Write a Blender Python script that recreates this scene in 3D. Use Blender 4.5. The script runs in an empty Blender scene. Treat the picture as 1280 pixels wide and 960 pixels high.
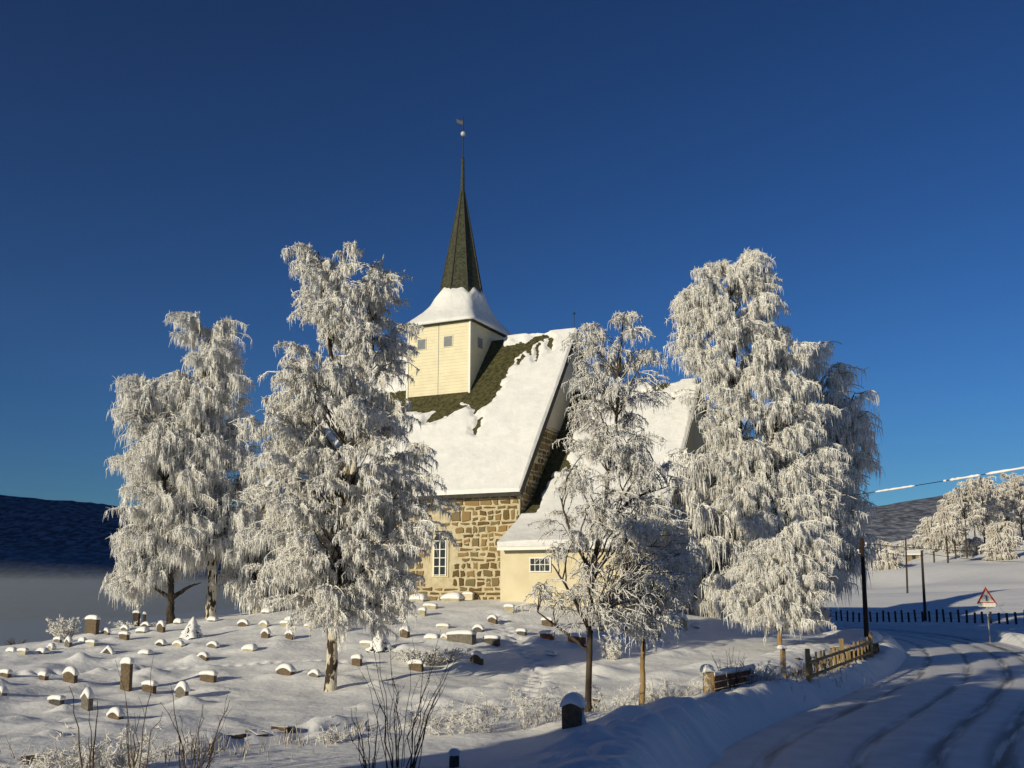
import bpy, math, random
import numpy as np
from mathutils import Vector, Matrix

RNG = np.random.default_rng(7)
random.seed(7)
sc = bpy.context.scene
COL = sc.collection
# ------------------------------------------------------------------ camera
H = 2.8
PITCH = math.radians(11.5)
F = 1250.0                      # focal length in pixels of a 1280 wide frame
cam = bpy.data.cameras.new('camera'); co = bpy.data.objects.new('camera', cam); COL.objects.link(co)
co.location = (0, 0, H); co.rotation_euler = (math.radians(90) + PITCH, 0, 0)
cam.sensor_width = 36; cam.lens = F / 1280 * 36; cam.clip_start = .1; cam.clip_end = 20000
sc.camera = co

def ray(px, py):
    x = (px - 640) / F; y = (480 - py) / F
    return np.array([x, math.cos(PITCH) - y * math.sin(PITCH), math.sin(PITCH) + y * math.cos(PITCH)])
def at(px, py, Y):
    d = ray(px, py); return np.array([0, 0, H]) + d * (Y / d[1])

# ------------------------------------------------------------------ helpers
def ss(a, b, x):
    t = np.clip((x - a) / (b - a), 0, 1); return t * t * (3 - 2 * t)
_perm = np.random.default_rng(3).random((256, 256))
def vnoise(x, y, s=1.0, o=0):
    x = np.asarray(x, float) / s + 37.3 * o + 500; y = np.asarray(y, float) / s + 11.7 * o + 500
    xi = np.floor(x).astype(int); yi = np.floor(y).astype(int); fx = x - xi; fy = y - yi
    fx = fx * fx * (3 - 2 * fx); fy = fy * fy * (3 - 2 * fy)
    g = lambda a, b: _perm[a % 256, b % 256]
    return (g(xi, yi) * (1 - fx) * (1 - fy) + g(xi + 1, yi) * fx * (1 - fy) + g(xi, yi + 1) * (1 - fx) * fy + g(xi + 1, yi + 1) * fx * fy) * 2 - 1
def fbm(x, y, s, n=3, o=0):
    r = 0; a = 1
    for k in range(n):
        r = r + a * vnoise(x, y, s / 2 ** k, o + k * 5); a *= .5
    return r

def mesh_np(name, V, Fc, mat, parent=None, smooth=False, mats=None, midx=None):
    """link one mesh object; Fc is an (n,k) array or a list of such arrays"""
    V = np.asarray(V, dtype=np.float32).reshape(-1, 3)
    groups = Fc if isinstance(Fc, list) else [Fc]
    groups = [np.asarray(g, dtype=np.int32) for g in groups if len(g)]
    me = bpy.data.meshes.new(name)
    me.vertices.add(len(V)); me.vertices.foreach_set('co', V.ravel())
    li = np.concatenate([g.ravel() for g in groups])
    tot = np.concatenate([np.full(len(g), g.shape[1], dtype=np.int32) for g in groups])
    me.loops.add(len(li)); me.loops.foreach_set('vertex_index', li)
    me.polygons.add(len(tot))
    st = np.zeros(len(tot), dtype=np.int32); st[1:] = np.cumsum(tot)[:-1]
    me.polygons.foreach_set('loop_start', st)
    try: me.polygons.foreach_set('loop_total', tot)
    except Exception: pass
    if smooth: me.polygons.foreach_set('use_smooth', np.ones(len(tot), dtype=bool))
    me.update(calc_edges=True); me.validate()
    for m in (mats or [mat]): me.materials.append(m)
    if midx is not None: me.polygons.foreach_set('material_index', np.asarray(midx, dtype=np.int32))
    o = bpy.data.objects.new(name, me); COL.objects.link(o)
    if parent: o.parent = parent
    return o

class MB:
    """collects shapes into one mesh"""
    def __init__(s): s.V = []; s.F = []; s.M = []; s.n = 0
    def add(s, V, Fs, m=0):
        V = np.asarray(V, float).reshape(-1, 3); s.V.append(V)
        for f in Fs: s.F.append([i + s.n for i in f]); s.M.append(m)
        s.n += len(V)
    def box(s, a, b, m=0, M=None):
        x0, y0, z0 = a; x1, y1, z1 = b
        V = np.array([(x0, y0, z0), (x1, y0, z0), (x1, y1, z0), (x0, y1, z0), (x0, y0, z1), (x1, y0, z1), (x1, y1, z1), (x0, y1, z1)], float)
        if M is not None: V = np.array([tuple(M @ Vector(v)) for v in V])
        s.add(V, [(0, 3, 2, 1), (4, 5, 6, 7), (0, 1, 5, 4), (1, 2, 6, 5), (2, 3, 7, 6), (3, 0, 4, 7)], m)
    def bar(s, p, q, w, h=None, m=0):
        p = Vector(p); q = Vector(q); d = q - p; L = d.length; h = h or w
        z = d.normalized(); up = Vector((0, 0, 1)) if abs(z.z) < .95 else Vector((0, 1, 0))
        x = up.cross(z).normalized(); y = z.cross(x)
        M = Matrix((x, y, z)).transposed().to_4x4(); M.translation = p
        s.box((-w / 2, -h / 2, 0), (w / 2, h / 2, L), m, M)
    def tube(s, pts, rad, n=8, m=0):
        pts = [Vector(p) for p in pts]
        if not hasattr(rad, '__len__'): rad = [rad] * len(pts)
        V = []; ref = Vector((.13, .97, .2))
        for i, p in enumerate(pts):
            t = (pts[min(i + 1, len(pts) - 1)] - pts[max(i - 1, 0)]).normalized()
            a = t.cross(ref); a = a.normalized() if a.length > 1e-4 else t.cross(Vector((1, 0, 0))).normalized(); b = t.cross(a)
            for k in range(n):
                an = 2 * math.pi * k / n; V.append(p + (a * math.cos(an) + b * math.sin(an)) * rad[i])
        Fs = [(i * n + k, i * n + (k + 1) % n, (i + 1) * n + (k + 1) % n, (i + 1) * n + k) for i in range(len(pts) - 1) for k in range(n)]
        Fs += [tuple(range(n))[::-1], tuple(range((len(pts) - 1) * n, len(pts) * n))]
        s.add([tuple(v) for v in V], Fs, m)
    def sphere(s, c, r, m=0, n=10, sz=1):
        V = [(c[0], c[1], c[2] - r * sz)]; Fs = []
        for i in range(1, n // 2):
            ph = math.pi * i / (n // 2)
            for k in range(n):
                a = 2 * math.pi * k / n; V.append((c[0] + r * math.sin(ph) * math.cos(a), c[1] + r * math.sin(ph) * math.sin(a), c[2] - r * sz * math.cos(ph)))
        V.append((c[0], c[1], c[2] + r * sz)); R = n // 2 - 1
        for k in range(n):
            Fs.append((0, 1 + (k + 1) % n, 1 + k)); Fs.append((len(V) - 1, 1 + (R - 1) * n + k, 1 + (R - 1) * n + (k + 1) % n))
            for i in range(R - 1): Fs.append((1 + i * n + k, 1 + i * n + (k + 1) % n, 1 + (i + 1) * n + (k + 1) % n, 1 + (i + 1) * n + k))
        s.add(V, Fs, m)
    def build(s, name, mat, parent=None, smooth=False, bevel=0):
        me = bpy.data.meshes.new(name); me.from_pydata([tuple(v) for v in np.concatenate(s.V)], [], s.F); me.update()
        mats = mat if isinstance(mat, (list, tuple)) else [mat]
        for m in mats: me.materials.append(m)
        me.polygons.foreach_set('material_index', s.M)
        if smooth: me.polygons.foreach_set('use_smooth', [True] * len(me.polygons))
        o = bpy.data.objects.new(name, me); COL.objects.link(o)
        if parent: o.parent = parent
        if bevel:
            b = o.modifiers.new('bevel', 'BEVEL'); b.width = bevel; b.segments = 2; b.limit_method = 'ANGLE'
        return o
def grid_faces(nr, nc, keep=None, off=0):
    i = np.arange(nr - 1)[:, None]; j = np.arange(nc - 1)[None, :]
    a = i * nc + j; Fc = np.stack([a, a + 1, a + nc + 1, a + nc], -1).reshape(-1, 4) + off
    return Fc if keep is None else Fc[keep.ravel()]
def tag(o, label=None, cat=None, group=None, kind=None):
    if label: o['label'] = label
    if cat: o['category'] = cat
    if group: o['group'] = group
    if kind: o['kind'] = kind
    return o
def empty(name, loc, rz=0, label=None, cat=None, group=None):
    o = bpy.data.objects.new(name, None); COL.objects.link(o); o.location = tuple(loc); o.rotation_euler = (0, 0, rz); o.empty_display_size = .3
    return tag(o, label, cat, group)

# ------------------------------------------------------------------ materials
def nmat(name, c1, c2=None, scale=5, rough=.8, bump=0, bscale=20, stretch=(1, 1, 1), lo=.35, hi=.65, coords='Object', detail=4, spec=.3):
    m = bpy.data.materials.new(name); m.use_nodes = True; nt = m.node_tree; b = nt.nodes['Principled BSDF']
    b.inputs['Roughness'].default_value = rough; b.inputs['Specular IOR Level'].default_value = spec
    b.inputs['Base Color'].default_value = (*c1, 1)
    tc = nt.nodes.new('ShaderNodeTexCoord'); mp = nt.nodes.new('ShaderNodeMapping'); mp.inputs['Scale'].default_value = stretch
    nt.links.new(tc.outputs[coords], mp.inputs['Vector'])
    m['mp'] = mp.name
    if c2:
        n = nt.nodes.new('ShaderNodeTexNoise'); n.inputs['Scale'].default_value = scale; n.inputs['Detail'].default_value = detail
        r = nt.nodes.new('ShaderNodeValToRGB'); r.color_ramp.elements[0].position = lo; r.color_ramp.elements[1].position = hi
        r.color_ramp.elements[0].color = (*c1, 1); r.color_ramp.elements[1].color = (*c2, 1)
        nt.links.new(mp.outputs[0], n.inputs['Vector']); nt.links.new(n.outputs['Fac'], r.inputs['Fac']); nt.links.new(r.outputs[0], b.inputs['Base Color'])
        r.name = 'ramp'
    if bump:
        n2 = nt.nodes.new('ShaderNodeTexNoise'); n2.inputs['Scale'].default_value = bscale; n2.inputs['Detail'].default_value = 5
        bp = nt.nodes.new('ShaderNodeBump'); bp.inputs['Strength'].default_value = 1; bp.inputs['Distance'].default_value = bump
        nt.links.new(mp.outputs[0], n2.inputs['Vector']); nt.links.new(n2.outputs['Fac'], bp.inputs['Height']); nt.links.new(bp.outputs[0], b.inputs['Normal'])
        bp.name = 'bump'
    return m
def snow_on_top(m, thr=.35, wid=.2, snow=(.86, .86, .86)):
    """snow lying on upward faces of a bark / stone surface"""
    nt = m.node_tree; b = nt.nodes['Principled BSDF']; g = nt.nodes.new('ShaderNodeNewGeometry'); sx = nt.nodes.new('ShaderNodeSeparateXYZ')
    mr = nt.nodes.new('ShaderNodeMapRange'); mr.inputs['From Min'].default_value = thr; mr.inputs['From Max'].default_value = thr + wid
    mx = nt.nodes.new('ShaderNodeMix'); mx.data_type = 'RGBA'
    nt.links.new(g.outputs['Normal'], sx.inputs[0]); nt.links.new(sx.outputs['Z'], mr.inputs['Value']); nt.links.new(mr.outputs[0], mx.inputs['Factor'])
    src = b.inputs['Base Color'].links[0].from_socket if b.inputs['Base Color'].links else None
    if src: nt.links.new(src, mx.inputs['A'])
    else: mx.inputs['A'].default_value = b.inputs['Base Color'].default_value
    mx.inputs['B'].default_value = (*snow, 1); nt.links.new(mx.outputs['Result'], b.inputs['Base Color'])
    return m
SNOW = (.86, .86, .86)
M = {}
M['snow'] = nmat('snow', (.84, .84, .85), (.89, .88, .87), 1.5, .65, .012, 9, spec=.25)
M['ground'] = nmat('ground_snow', (.86, .86, .86), (.92, .91, .90), .6, .7, .03, 5, coords='Object', spec=.2)
M['roof_snow'] = nmat('roof_snow', (.77, .765, .755), (.85, .84, .83), 1.6, .7, .04, 3.5, spec=.2)
M['shingle'] = nmat('mossy_shingle', (.035, .038, .016), (.12, .105, .04), 6, .9, .03, 30, (1, 1, 1))
M['spire'] = nmat('spire_shingle', (.03, .034, .02), (.075, .08, .048), 7, .8, .02, 25)
M['dark_trim'] = nmat('dark_trim', (.025, .022, .018), (.05, .045, .04), 6, .7)
M['mortar'] = nmat('lime_mortar', (.46, .39, .25), (.60, .52, .36), 4, .9, .02, 20)
M['plaster'] = nmat('cream_plaster', (.62, .54, .36), (.70, .62, .43), 1.3, .9, .008, 14)
M['board'] = nmat('cream_board', (.66, .58, .37), (.74, .66, .44), 3, .6, 0, 20, (1, 1, 1))
M['grey_board'] = nmat('weathered_board', (.34, .32, .27), (.48, .45, .38), 3, .8, .01, 20, (1, 1, .15))
M['louvre'] = nmat('grey_shutter', (.17, .19, .21), (.23, .25, .27), 4, .7)
M['glass'] = nmat('dark_glass', (.02, .025, .03), None, rough=.15, spec=.5)
M['white_paint'] = nmat('white_paint', (.75, .73, .66), (.8, .78, .72), 9, .5)
M['birch'] = nmat('birch_bark', (.045, .03, .02), (.62, .56, .44), 5, .8, .02, 15, (1, 1, .5), .46, .51)
M['bark'] = snow_on_top(nmat('dark_bark', (.025, .018, .014), (.07, .05, .035), 8, .9, .01, 20), .05, .35, (.78, .77, .75))
M['trunk_dark'] = nmat('trunk_bark', (.03, .021, .016), (.10, .075, .05), 6, .9, .02, 12, (1, 1, .4))
M['thin_bark'] = nmat('yellow_bark', (.22, .13, .05), (.42, .30, .14), 4, .8, .01, 20, (1, 1, .4))
M['frost'] = nmat('hoar_frost', (.92, .91, .88), (.80, .76, .70), 2.6, .75, spec=.2, lo=.45, hi=.7)
M['frost_thin'] = nmat('frosted_twig', (.62, .57, .50), (.26, .19, .14), 5, .8, spec=.2, lo=.45, hi=.6)
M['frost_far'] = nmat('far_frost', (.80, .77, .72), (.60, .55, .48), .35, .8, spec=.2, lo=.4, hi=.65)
M['twig'] = nmat('bare_twig', (.05, .03, .018), (.12, .08, .05), 10, .9)
M['frosty_twig'] = snow_on_top(nmat('frosty_twig', (.30, .25, .20), (.70, .67, .62), 14, .9, lo=.4, hi=.6), .2, .3)
M['granite_brown'] = nmat('brown_granite', (.085, .06, .035), (.16, .115, .07), 14, .7, .006, 40)
M['granite_grey'] = nmat('grey_granite', (.11, .10, .08), (.20, .18, .145), 14, .75, .006, 40)
M['granite_red'] = nmat('red_granite', (.16, .055, .03), (.25, .10, .06), 14, .6, .004, 40)
M['granite_dark'] = nmat('dark_granite', (.035, .03, .028), (.08, .07, .06), 14, .5, .004, 40)
M['granite_pale'] = nmat('pale_stone', (.34, .30, .20), (.45, .40, .28), 9, .85, .008, 30)
M['rubble'] = snow_on_top(nmat('wall_stone', (.045, .03, .02), (.15, .10, .055), 7, .9, .02, 12), .5, .25)
M['wood'] = nmat('yellow_wood', (.24, .16, .07), (.40, .29, .14), 5, .8, .006, 20, (1, 1, .2))
M['fence_dark'] = nmat('dark_fence_post', (.02, .018, .02), (.05, .045, .045), 8, .8)
M['pole'] = nmat('tarred_pole', (.025, .015, .01), (.07, .045, .03), 4, .8, .004, 20, (1, 1, .1))
M['metal'] = nmat('galvanised_steel', (.25, .26, .27), (.33, .34, .35), 6, .45)
M['iron'] = nmat('black_iron', (.015, .015, .018), None, rough=.5)
M['ball'] = nmat('metal_ball', (.5, .5, .5), None, rough=.25, spec=.8)
M['sign_red'] = nmat('sign_red', (.42, .03, .02), None, rough=.4)
M['sign_white'] = nmat('sign_white', (.78, .74, .64), None, rough=.4)
M['sign_black'] = nmat('sign_black', (.12, .12, .12), None, rough=.5)
M['shade_barn_red'] = nmat('shade_barn_red', (.20, .035, .02), (.28, .06, .035), 3, .85, .01, 12, (1, 1, .1))
M['shed_ochre'] = nmat('shed_ochre', (.20, .15, .09), (.28, .22, .14), 3, .85)

# church stones: colour by vertex attribute
def stone_mat():
    m = nmat('church_stone', (.2, .15, .08), None, rough=.9, bump=.02, bscale=9); nt = m.node_tree; b = nt.nodes['Principled BSDF']
    a = nt.nodes.new('ShaderNodeAttribute'); a.attribute_name = 'tone'
    n = nt.nodes.new('ShaderNodeTexNoise'); n.inputs['Scale'].default_value = 5
    ad = nt.nodes.new('ShaderNodeMath'); ad.operation = 'MULTIPLY_ADD'; ad.inputs[1].default_value = .5
    r = nt.nodes.new('ShaderNodeValToRGB'); els = r.color_ramp.elements
    els[0].position = .1; els[0].color = (.075, .055, .025, 1); els[1].position = 1.2 / 1.5; els[1].color = (.27, .18, .075, 1)
    e = els.new(.4); e.color = (.16, .105, .04, 1)
    e = els.new(.6); e.color = (.17, .14, .075, 1)
    nt.links.new(n.outputs['Fac'], ad.inputs[0]); nt.links.new(a.outputs['Fac'], ad.inputs[2])
    sub = nt.nodes.new('ShaderNodeMath'); sub.operation = 'MULTIPLY'; sub.inputs[1].default_value = .75
    nt.links.new(ad.outputs[0], sub.inputs[0]); nt.links.new(sub.outputs[0], r.inputs['Fac']); nt.links.new(r.outputs[0], b.inputs['Base Color'])
    return m
M['stone'] = stone_mat()

# board siding: horizontal joints
def siding(name, base, pitch, axis='Z'):
    m = nmat(name, base, tuple(c * 1.1 for c in base), 2, .65); nt = m.node_tree; b = nt.nodes['Principled BSDF']
    tc = nt.nodes.new('ShaderNodeTexCoord'); sx = nt.nodes.new('ShaderNodeSeparateXYZ'); mul = nt.nodes.new('ShaderNodeMath'); mul.operation = 'DIVIDE'; mul.inputs[1].default_value = pitch
    fr = nt.nodes.new('ShaderNodeMath'); fr.operation = 'FRACT'; bp = nt.nodes.new('ShaderNodeBump'); bp.inputs['Distance'].default_value = .012; bp.inputs['Strength'].default_value = 1; bp.invert = True
    nt.links.new(tc.outputs['Object'], sx.inputs[0]); nt.links.new(sx.outputs[axis], mul.inputs[0]); nt.links.new(mul.outputs[0], fr.inputs[0]); nt.links.new(fr.outputs[0], bp.inputs['Height']); nt.links.new(bp.outputs[0], b.inputs['Normal'])
    return m
def courses(m, pitch, dist):
    nt = m.node_tree; b = nt.nodes['Principled BSDF']; old = nt.nodes['bump']
    tc = nt.nodes.new('ShaderNodeTexCoord'); sx = nt.nodes.new('ShaderNodeSeparateXYZ'); d = nt.nodes.new('ShaderNodeMath'); d.operation = 'DIVIDE'; d.inputs[1].default_value = pitch
    fr = nt.nodes.new('ShaderNodeMath'); fr.operation = 'FRACT'; bp = nt.nodes.new('ShaderNodeBump'); bp.invert = True; bp.inputs['Distance'].default_value = dist
    nt.links.new(tc.outputs['Object'], sx.inputs[0]); nt.links.new(sx.outputs['Z'], d.inputs[0]); nt.links.new(d.outputs[0], fr.inputs[0]); nt.links.new(fr.outputs[0], bp.inputs['Height']); nt.links.new(old.outputs[0], bp.inputs['Normal']); nt.links.new(bp.outputs[0], b.inputs['Normal'])
courses(M['shingle'], .20, .05); courses(M['spire'], .28, .03)
M['siding'] = siding('cream_siding', (.72, .65, .45), .17)
M['vboard'] = siding('cream_gable_boards', (.50, .46, .36), .16, 'Y')

# ------------------------------------------------------------------ road line, churchyard wall line, terrain
def catmull(P, n=16):
    P = np.array(P, float); P = np.vstack([2 * P[0] - P[1], P, 2 * P[-1] - P[-2]]); out = []
    for i in range(1, len(P) - 2):
        for t in np.linspace(0, 1, n, endpoint=False):
            out.append(.5 * ((2 * P[i]) + (-P[i - 1] + P[i + 1]) * t + (2 * P[i - 1] - 5 * P[i] + 4 * P[i + 1] - P[i + 2]) * t * t + (-P[i - 1] + 3 * P[i] - 3 * P[i + 1] + P[i + 2]) * t ** 3))
    out.append(P[-2]); return np.array(out)
ROAD = catmull([(6, -40), (5, -22), (4.2, -10), (4.0, 0), (4.1, 8), (6.0, 17), (11.3, 26.5), (15.4, 34), (20.2, 45.5), (23.3, 57), (23.6, 68), (20.5, 80), (14, 90), (4, 98), (-12, 104)], 14)
WALL = catmull([(-22, 9.5), (-14.5, 11.8), (-8.3, 14.2), (-5.6, 15.6), (-3.4, 18), (-1.3, 19.8), (1.1, 21.8), (3.2, 23.6), (5.0, 25.2), (6.5, 27), (8.8, 30.6), (11.1, 34), (13.3, 38), (13.6, 41)], 12)
def polydist(x, y, P):
    """unsigned distance, signed side (+ = left of travel), arc length"""
    x = np.asarray(x, float).ravel(); y = np.asarray(y, float).ravel()
    best = np.full(x.shape, 1e9); side = np.zeros(x.shape); arc = np.zeros(x.shape)
    L = 0
    for i in range(len(P) - 1):
        a = P[i]; d = P[i + 1] - a; l2 = d @ d
        t = np.clip(((x - a[0]) * d[0] + (y - a[1]) * d[1]) / l2, 0, 1)
        qx = x - a[0] - t * d[0]; qy = y - a[1] - t * d[1]; r = np.hypot(qx, qy); m = r < best
        best[m] = r[m]; side[m] = np.sign(d[0] * qy - d[1] * qx)[m]; arc[m] = (L + t * math.sqrt(l2))[m]; L += math.sqrt(l2)
    return best, side, arc
ctrl = []
for px, py, Y in [(500, 903, 20.5), (100, 928, 17.5), (300, 912, 19.5), (413, 858, 27), (155, 866, 27), (0, 885, 23.5), (-150, 860, 24), (0, 812, 46), (-200, 830, 42), (110, 795, 46), (212, 777, 46), (330, 768, 47),
                  (480, 752, 46), (560, 752, 46), (628, 751, 44), (700, 752, 44), (700, 812, 33), (600, 840, 29), (821, 800, 35), (925, 778, 42), (1000, 792, 41), (900, 830, 30), (800, 858, 26), (980, 812, 34), (1070, 788, 42),
                  (1100, 776, 85), (1280, 770, 75), (1400, 775, 66), (1280, 738, 130), (1060, 748, 110), (1280, 716, 180), (1090, 713, 210), (1400, 700, 180), (1280, 685, 240), (1280, 655, 300), (1180, 697, 280), (1180, 690, 420), (1090, 709, 380), (1400, 640, 300), (1350, 610, 500), (1150, 697, 700), (1080, 704, 700)]:
    p = at(px, py, Y); ctrl.append(p)
C0 = at(650, 750, 45)
for x, y, z in [(15.5, 44, .25), (18, 56, 0), (-5, 62, C0[2] - .1), (5, 60, 1.9), (12, 60, .8), (-22, 60, -.4), (-32, 60, -3.6), (-20, 51, .75), (-26, 51, -.5), (-45, 72, -10), (-14, 66, .2), (-62, 90, -18), (-80, 130, -32), (-20, 95, -8), (-30, 130, -24), (-60, 220, -36), (0, 140, -6), (20, 120, 1.0), (0, 250, -12), (-40, 400, -38), (60, 400, 8), (-300, 400, -40), (-300, 150, -38), (-90, 60, -14), (-60, 40, -3), (-30, 20, .0), (-16, 10, .1),
                (0, -5, .4), (-15, -10, .4), (14, 5, .4), (15, 15, .5), (22, 28, .5), (30, 45, .3), (30, 60, .3), (12, -25, .5), (-20, -35, .8), (40, 20, 1.5), (60, -20, 5), (-60, 0, -1), (-100, -30, -8), (60, 60, 2), (300, 100, 30), (300, 300, 60), (0, 700, 10), (-300, 700, -40), (200, 700, 20), (450, 700, 80), (450, 300, 100), (300, -40, 30), (-300, -40, -20), (4.5, 8, .2)]:
    ctrl.append(np.array([x, y, z]))
ctrl = np.array(ctrl)
def warp(x, y): return np.stack([x / (np.maximum(y, -35) + 50) * 3.2, np.log(np.maximum(y, -40) + 46) * 2.6], -1)
CW = warp(ctrl[:, 0], ctrl[:, 1])
_K = np.linalg.norm(CW[:, None] - CW[None], axis=-1); _K = np.sqrt(_K ** 2 + .0009)
_A = np.block([[_K, np.ones((len(CW), 1))], [np.ones((1, len(CW))), np.zeros((1, 1))]])
_W = np.linalg.solve(_A, np.append(ctrl[:, 2], 0))
def base_h(x, y):
    w = warp(x, y); r = np.full(len(w), _W[-1])
    for k in range(len(CW)): r = r + _W[k] * np.sqrt(((w - CW[k]) ** 2).sum(-1) + .0009)
    return r
BUMPS = []            # (x, y, height, radius) drifts round the stones
def ground_h(x, y, fine=True):
    shp = np.shape(x); x = np.asarray(x, float).ravel(); y = np.asarray(y, float).ravel()
    b = base_h(x, y)
    far = ss(60, 140, y)
    b = b + (.07 * fbm(x, y, 3.2, 3) + .022 * vnoise(x, y, .55, 9)) * (1 - far) + far * fbm(x, y, 38, 3) * np.clip(x - 20 + 0 * y, 0, 60) / 60 * 1.6
    dr, sr, ar = polydist(x, y, ROAD); dw, sw, aw = polydist(x, y, WALL)
    nearleft = (np.exp(-np.maximum(y - 6, 0) / 9.0) + .22 * ss(9, 13, y) * (1 - ss(22, 28, y))) * (sr > 0)
    hb = (.42 + .5 * nearleft + .10 * vnoise(x, y, 2.1, 4) + .05 * vnoise(x, y, .6, 5)) * (1 - .5 * ss(60, 80, y))
    crest = 3.35 + .15 * vnoise(x, y, 3, 6)
    up = ss(2.45, 1, dr * 0 + 1) * 0 + ss(0, 1, (dr - 2.5) / (crest - 2.5))
    # beyond the crest: on the road side of the wall sink a little, elsewhere meet the natural ground
    wallside = (sw < 0) & (y < 41) & (x < 15) & (sr > 0)
    t = ss(0, 1, (dr - crest) / 2.6)
    outer = np.where(wallside, hb * (1 - t) + (.18 + .3 * nearleft) * t, hb * (1 - t) + b * t)
    z = np.where(dr < crest, -.06 * (1 - up) + hb * up, outer)
    # churchyard side keeps its own height right up to the wall
    inside = (sw > 0) & (sr > 0) & (y > 8) & (y < 42)
    k = ss(0, 1, dw / .35)
    z = np.where(inside, np.where(dr > 2.5, z * (1 - k) + b * k, z), z)
    lump = ss(2.6, 3.2, dr) * (1 - ss(3.8, 5.0, dr)) * (y < 70)
    if fine: z = z + lump * .09 * np.abs(vnoise(x, y, .35, 12))
    for bx, by, bh, br in BUMPS:
        m = (np.abs(x - bx) < 3 * br) & (np.abs(y - by) < 3 * br)
        if m.any(): z[m] += bh * np.exp(-((x[m] - bx) ** 2 + (y[m] - by) ** 2) / br ** 2)
    z = np.where(y < 8, np.where(dr > 2.6, np.minimum(z, 1.5), z), z)
    return z.reshape(shp)
def gz(x, y): return float(ground_h(np.array([x]), np.array([y]))[0])
def on_ground(px, py, y0=12, y1=300):
    d = ray(px, py); Y = np.concatenate([np.arange(y0, 70, .06), np.arange(70, y1, .5)])
    X = d[0] / d[1] * Y; Z = H + d[2] / d[1] * Y; g = ground_h(X, Y); k = np.argmax(Z < g)
    if Z[k] >= g[k]: k = len(Y) - 1
    return np.array([X[k], Y[k], g[k]])
def ppm(p): return F / (p[1] * (1.0 / math.cos(PITCH)))      # rough pixels per metre

# ------------------------------------------------------------------ the church
TH = math.radians(26)
EX = np.array([math.cos(TH), -math.sin(TH), 0]); EY = np.array([math.sin(TH), math.cos(TH), 0]); EZ = np.array([0, 0, 1.])
def chw(x, y, z): return C0 + np.multiply.outer(x, EX) + np.multiply.outer(y, EY) + np.multiply.outer(z, EZ)
def project(P):
    q = P - np.array([0, 0, H]); dy = q[..., 1] * math.cos(PITCH) + q[..., 2] * math.sin(PITCH); up = -q[..., 1] * math.sin(PITCH) + q[..., 2] * math.cos(PITCH)
    return 640 + F * q[..., 0] / dy, 480 - F * up / dy
church = empty('stone_church', C0, -TH, 'old stone church with steep snowy roof, cream ridge tower and tall green spire', 'church')
NL, NW, NE, RY, RZ = -15.0, 12.86, 5.1, 6.43, 13.64
SL = (RZ - NE) / RY

def stonework(x0, x1, z0, z1, put, clip, seed):
    rg = np.random.default_rng(seed); V = []; Fs = []; T = []; n = 0
    z = z0
    def stone(a, b, c, d):
        nonlocal n
        if b - a < .1 or d - c < .07: return
        if clip(a, b, c, d): return
        g = rg.uniform(.035, .07); j = lambda s: rg.uniform(-s, s)
        a += g; b -= g; c += g * .8; d -= g * .8; w = b - a; h = d - c; J = .07
        P = [(a + j(J) * .5, c + j(J) * .7), (a + w * rg.uniform(.35, .65), c + j(.02)), (b + j(J) * .5, c + j(J) * .7), (b + j(.03), c + h * .5), (b + j(J) * .6, d + j(J) * .7), (a + w * rg.uniform(.3, .7), d + j(.02)), (a + j(J) * .6, d + j(J) * .7), (a + j(.03), c + h * .5)]
        cx = sum(p[0] for p in P) / 8; cz = sum(p[1] for p in P) / 8; t = rg.random()
        dz = rg.uniform(.025, .06)
        for p in P: V.append(put(p[0], p[1], .0)); T.append(t)
        for p in P: V.append(put(cx + (p[0] - cx) * .90, cz + (p[1] - cz) * .88, dz)); T.append(t)
        for k in range(8): Fs.append((n + k, n + (k + 1) % 8, n + 8 + (k + 1) % 8, n + 8 + k))
        V.append(put(cx, cz, dz + .01)); T.append(t)
        for k in range(8): Fs.append((n + 8 + k, n + 8 + (k + 1) % 8, n + 16))
        n += 17
    while z < z1:
        h = rg.choice([.2, .27, .34, .42, .5], p=[.24, .30, .24, .14, .08]); h = min(h, z1 - z)
        x = x0 - rg.uniform(0, .5); 
        while x < x1:
            w = rg.uniform(.28, .6) if h > .3 else rg.uniform(.3, .85)
            a, b = max(x, x0), min(x + w, x1)
            if h > .34 and rg.random() < .35:
                k = rg.uniform(.4, .6) * h; stone(a, b, z, z + k); stone(a, b, z + k, z + h)
            else: stone(a, b, z + rg.uniform(-.02, .02), z + h + rg.uniform(-.02, .02))
            x += w
        z += h
    return V, Fs, T
def stone_obj(name, parts, parent):
    me = bpy.data.meshes.new(name); V = []; Fs = []; T = []
    for v, f, t in parts:
        n = len(V); V += v; Fs += [tuple(i + n for i in q) for q in f]; T += t
    me.from_pydata([tuple(p) for p in V], [], Fs); me.materials.append(M['stone']); at_ = me.attributes.new('tone', 'FLOAT', 'POINT'); at_.data.foreach_set('value', T)
    o = bpy.data.objects.new(name, me); COL.objects.link(o); o.parent = parent; return o
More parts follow.
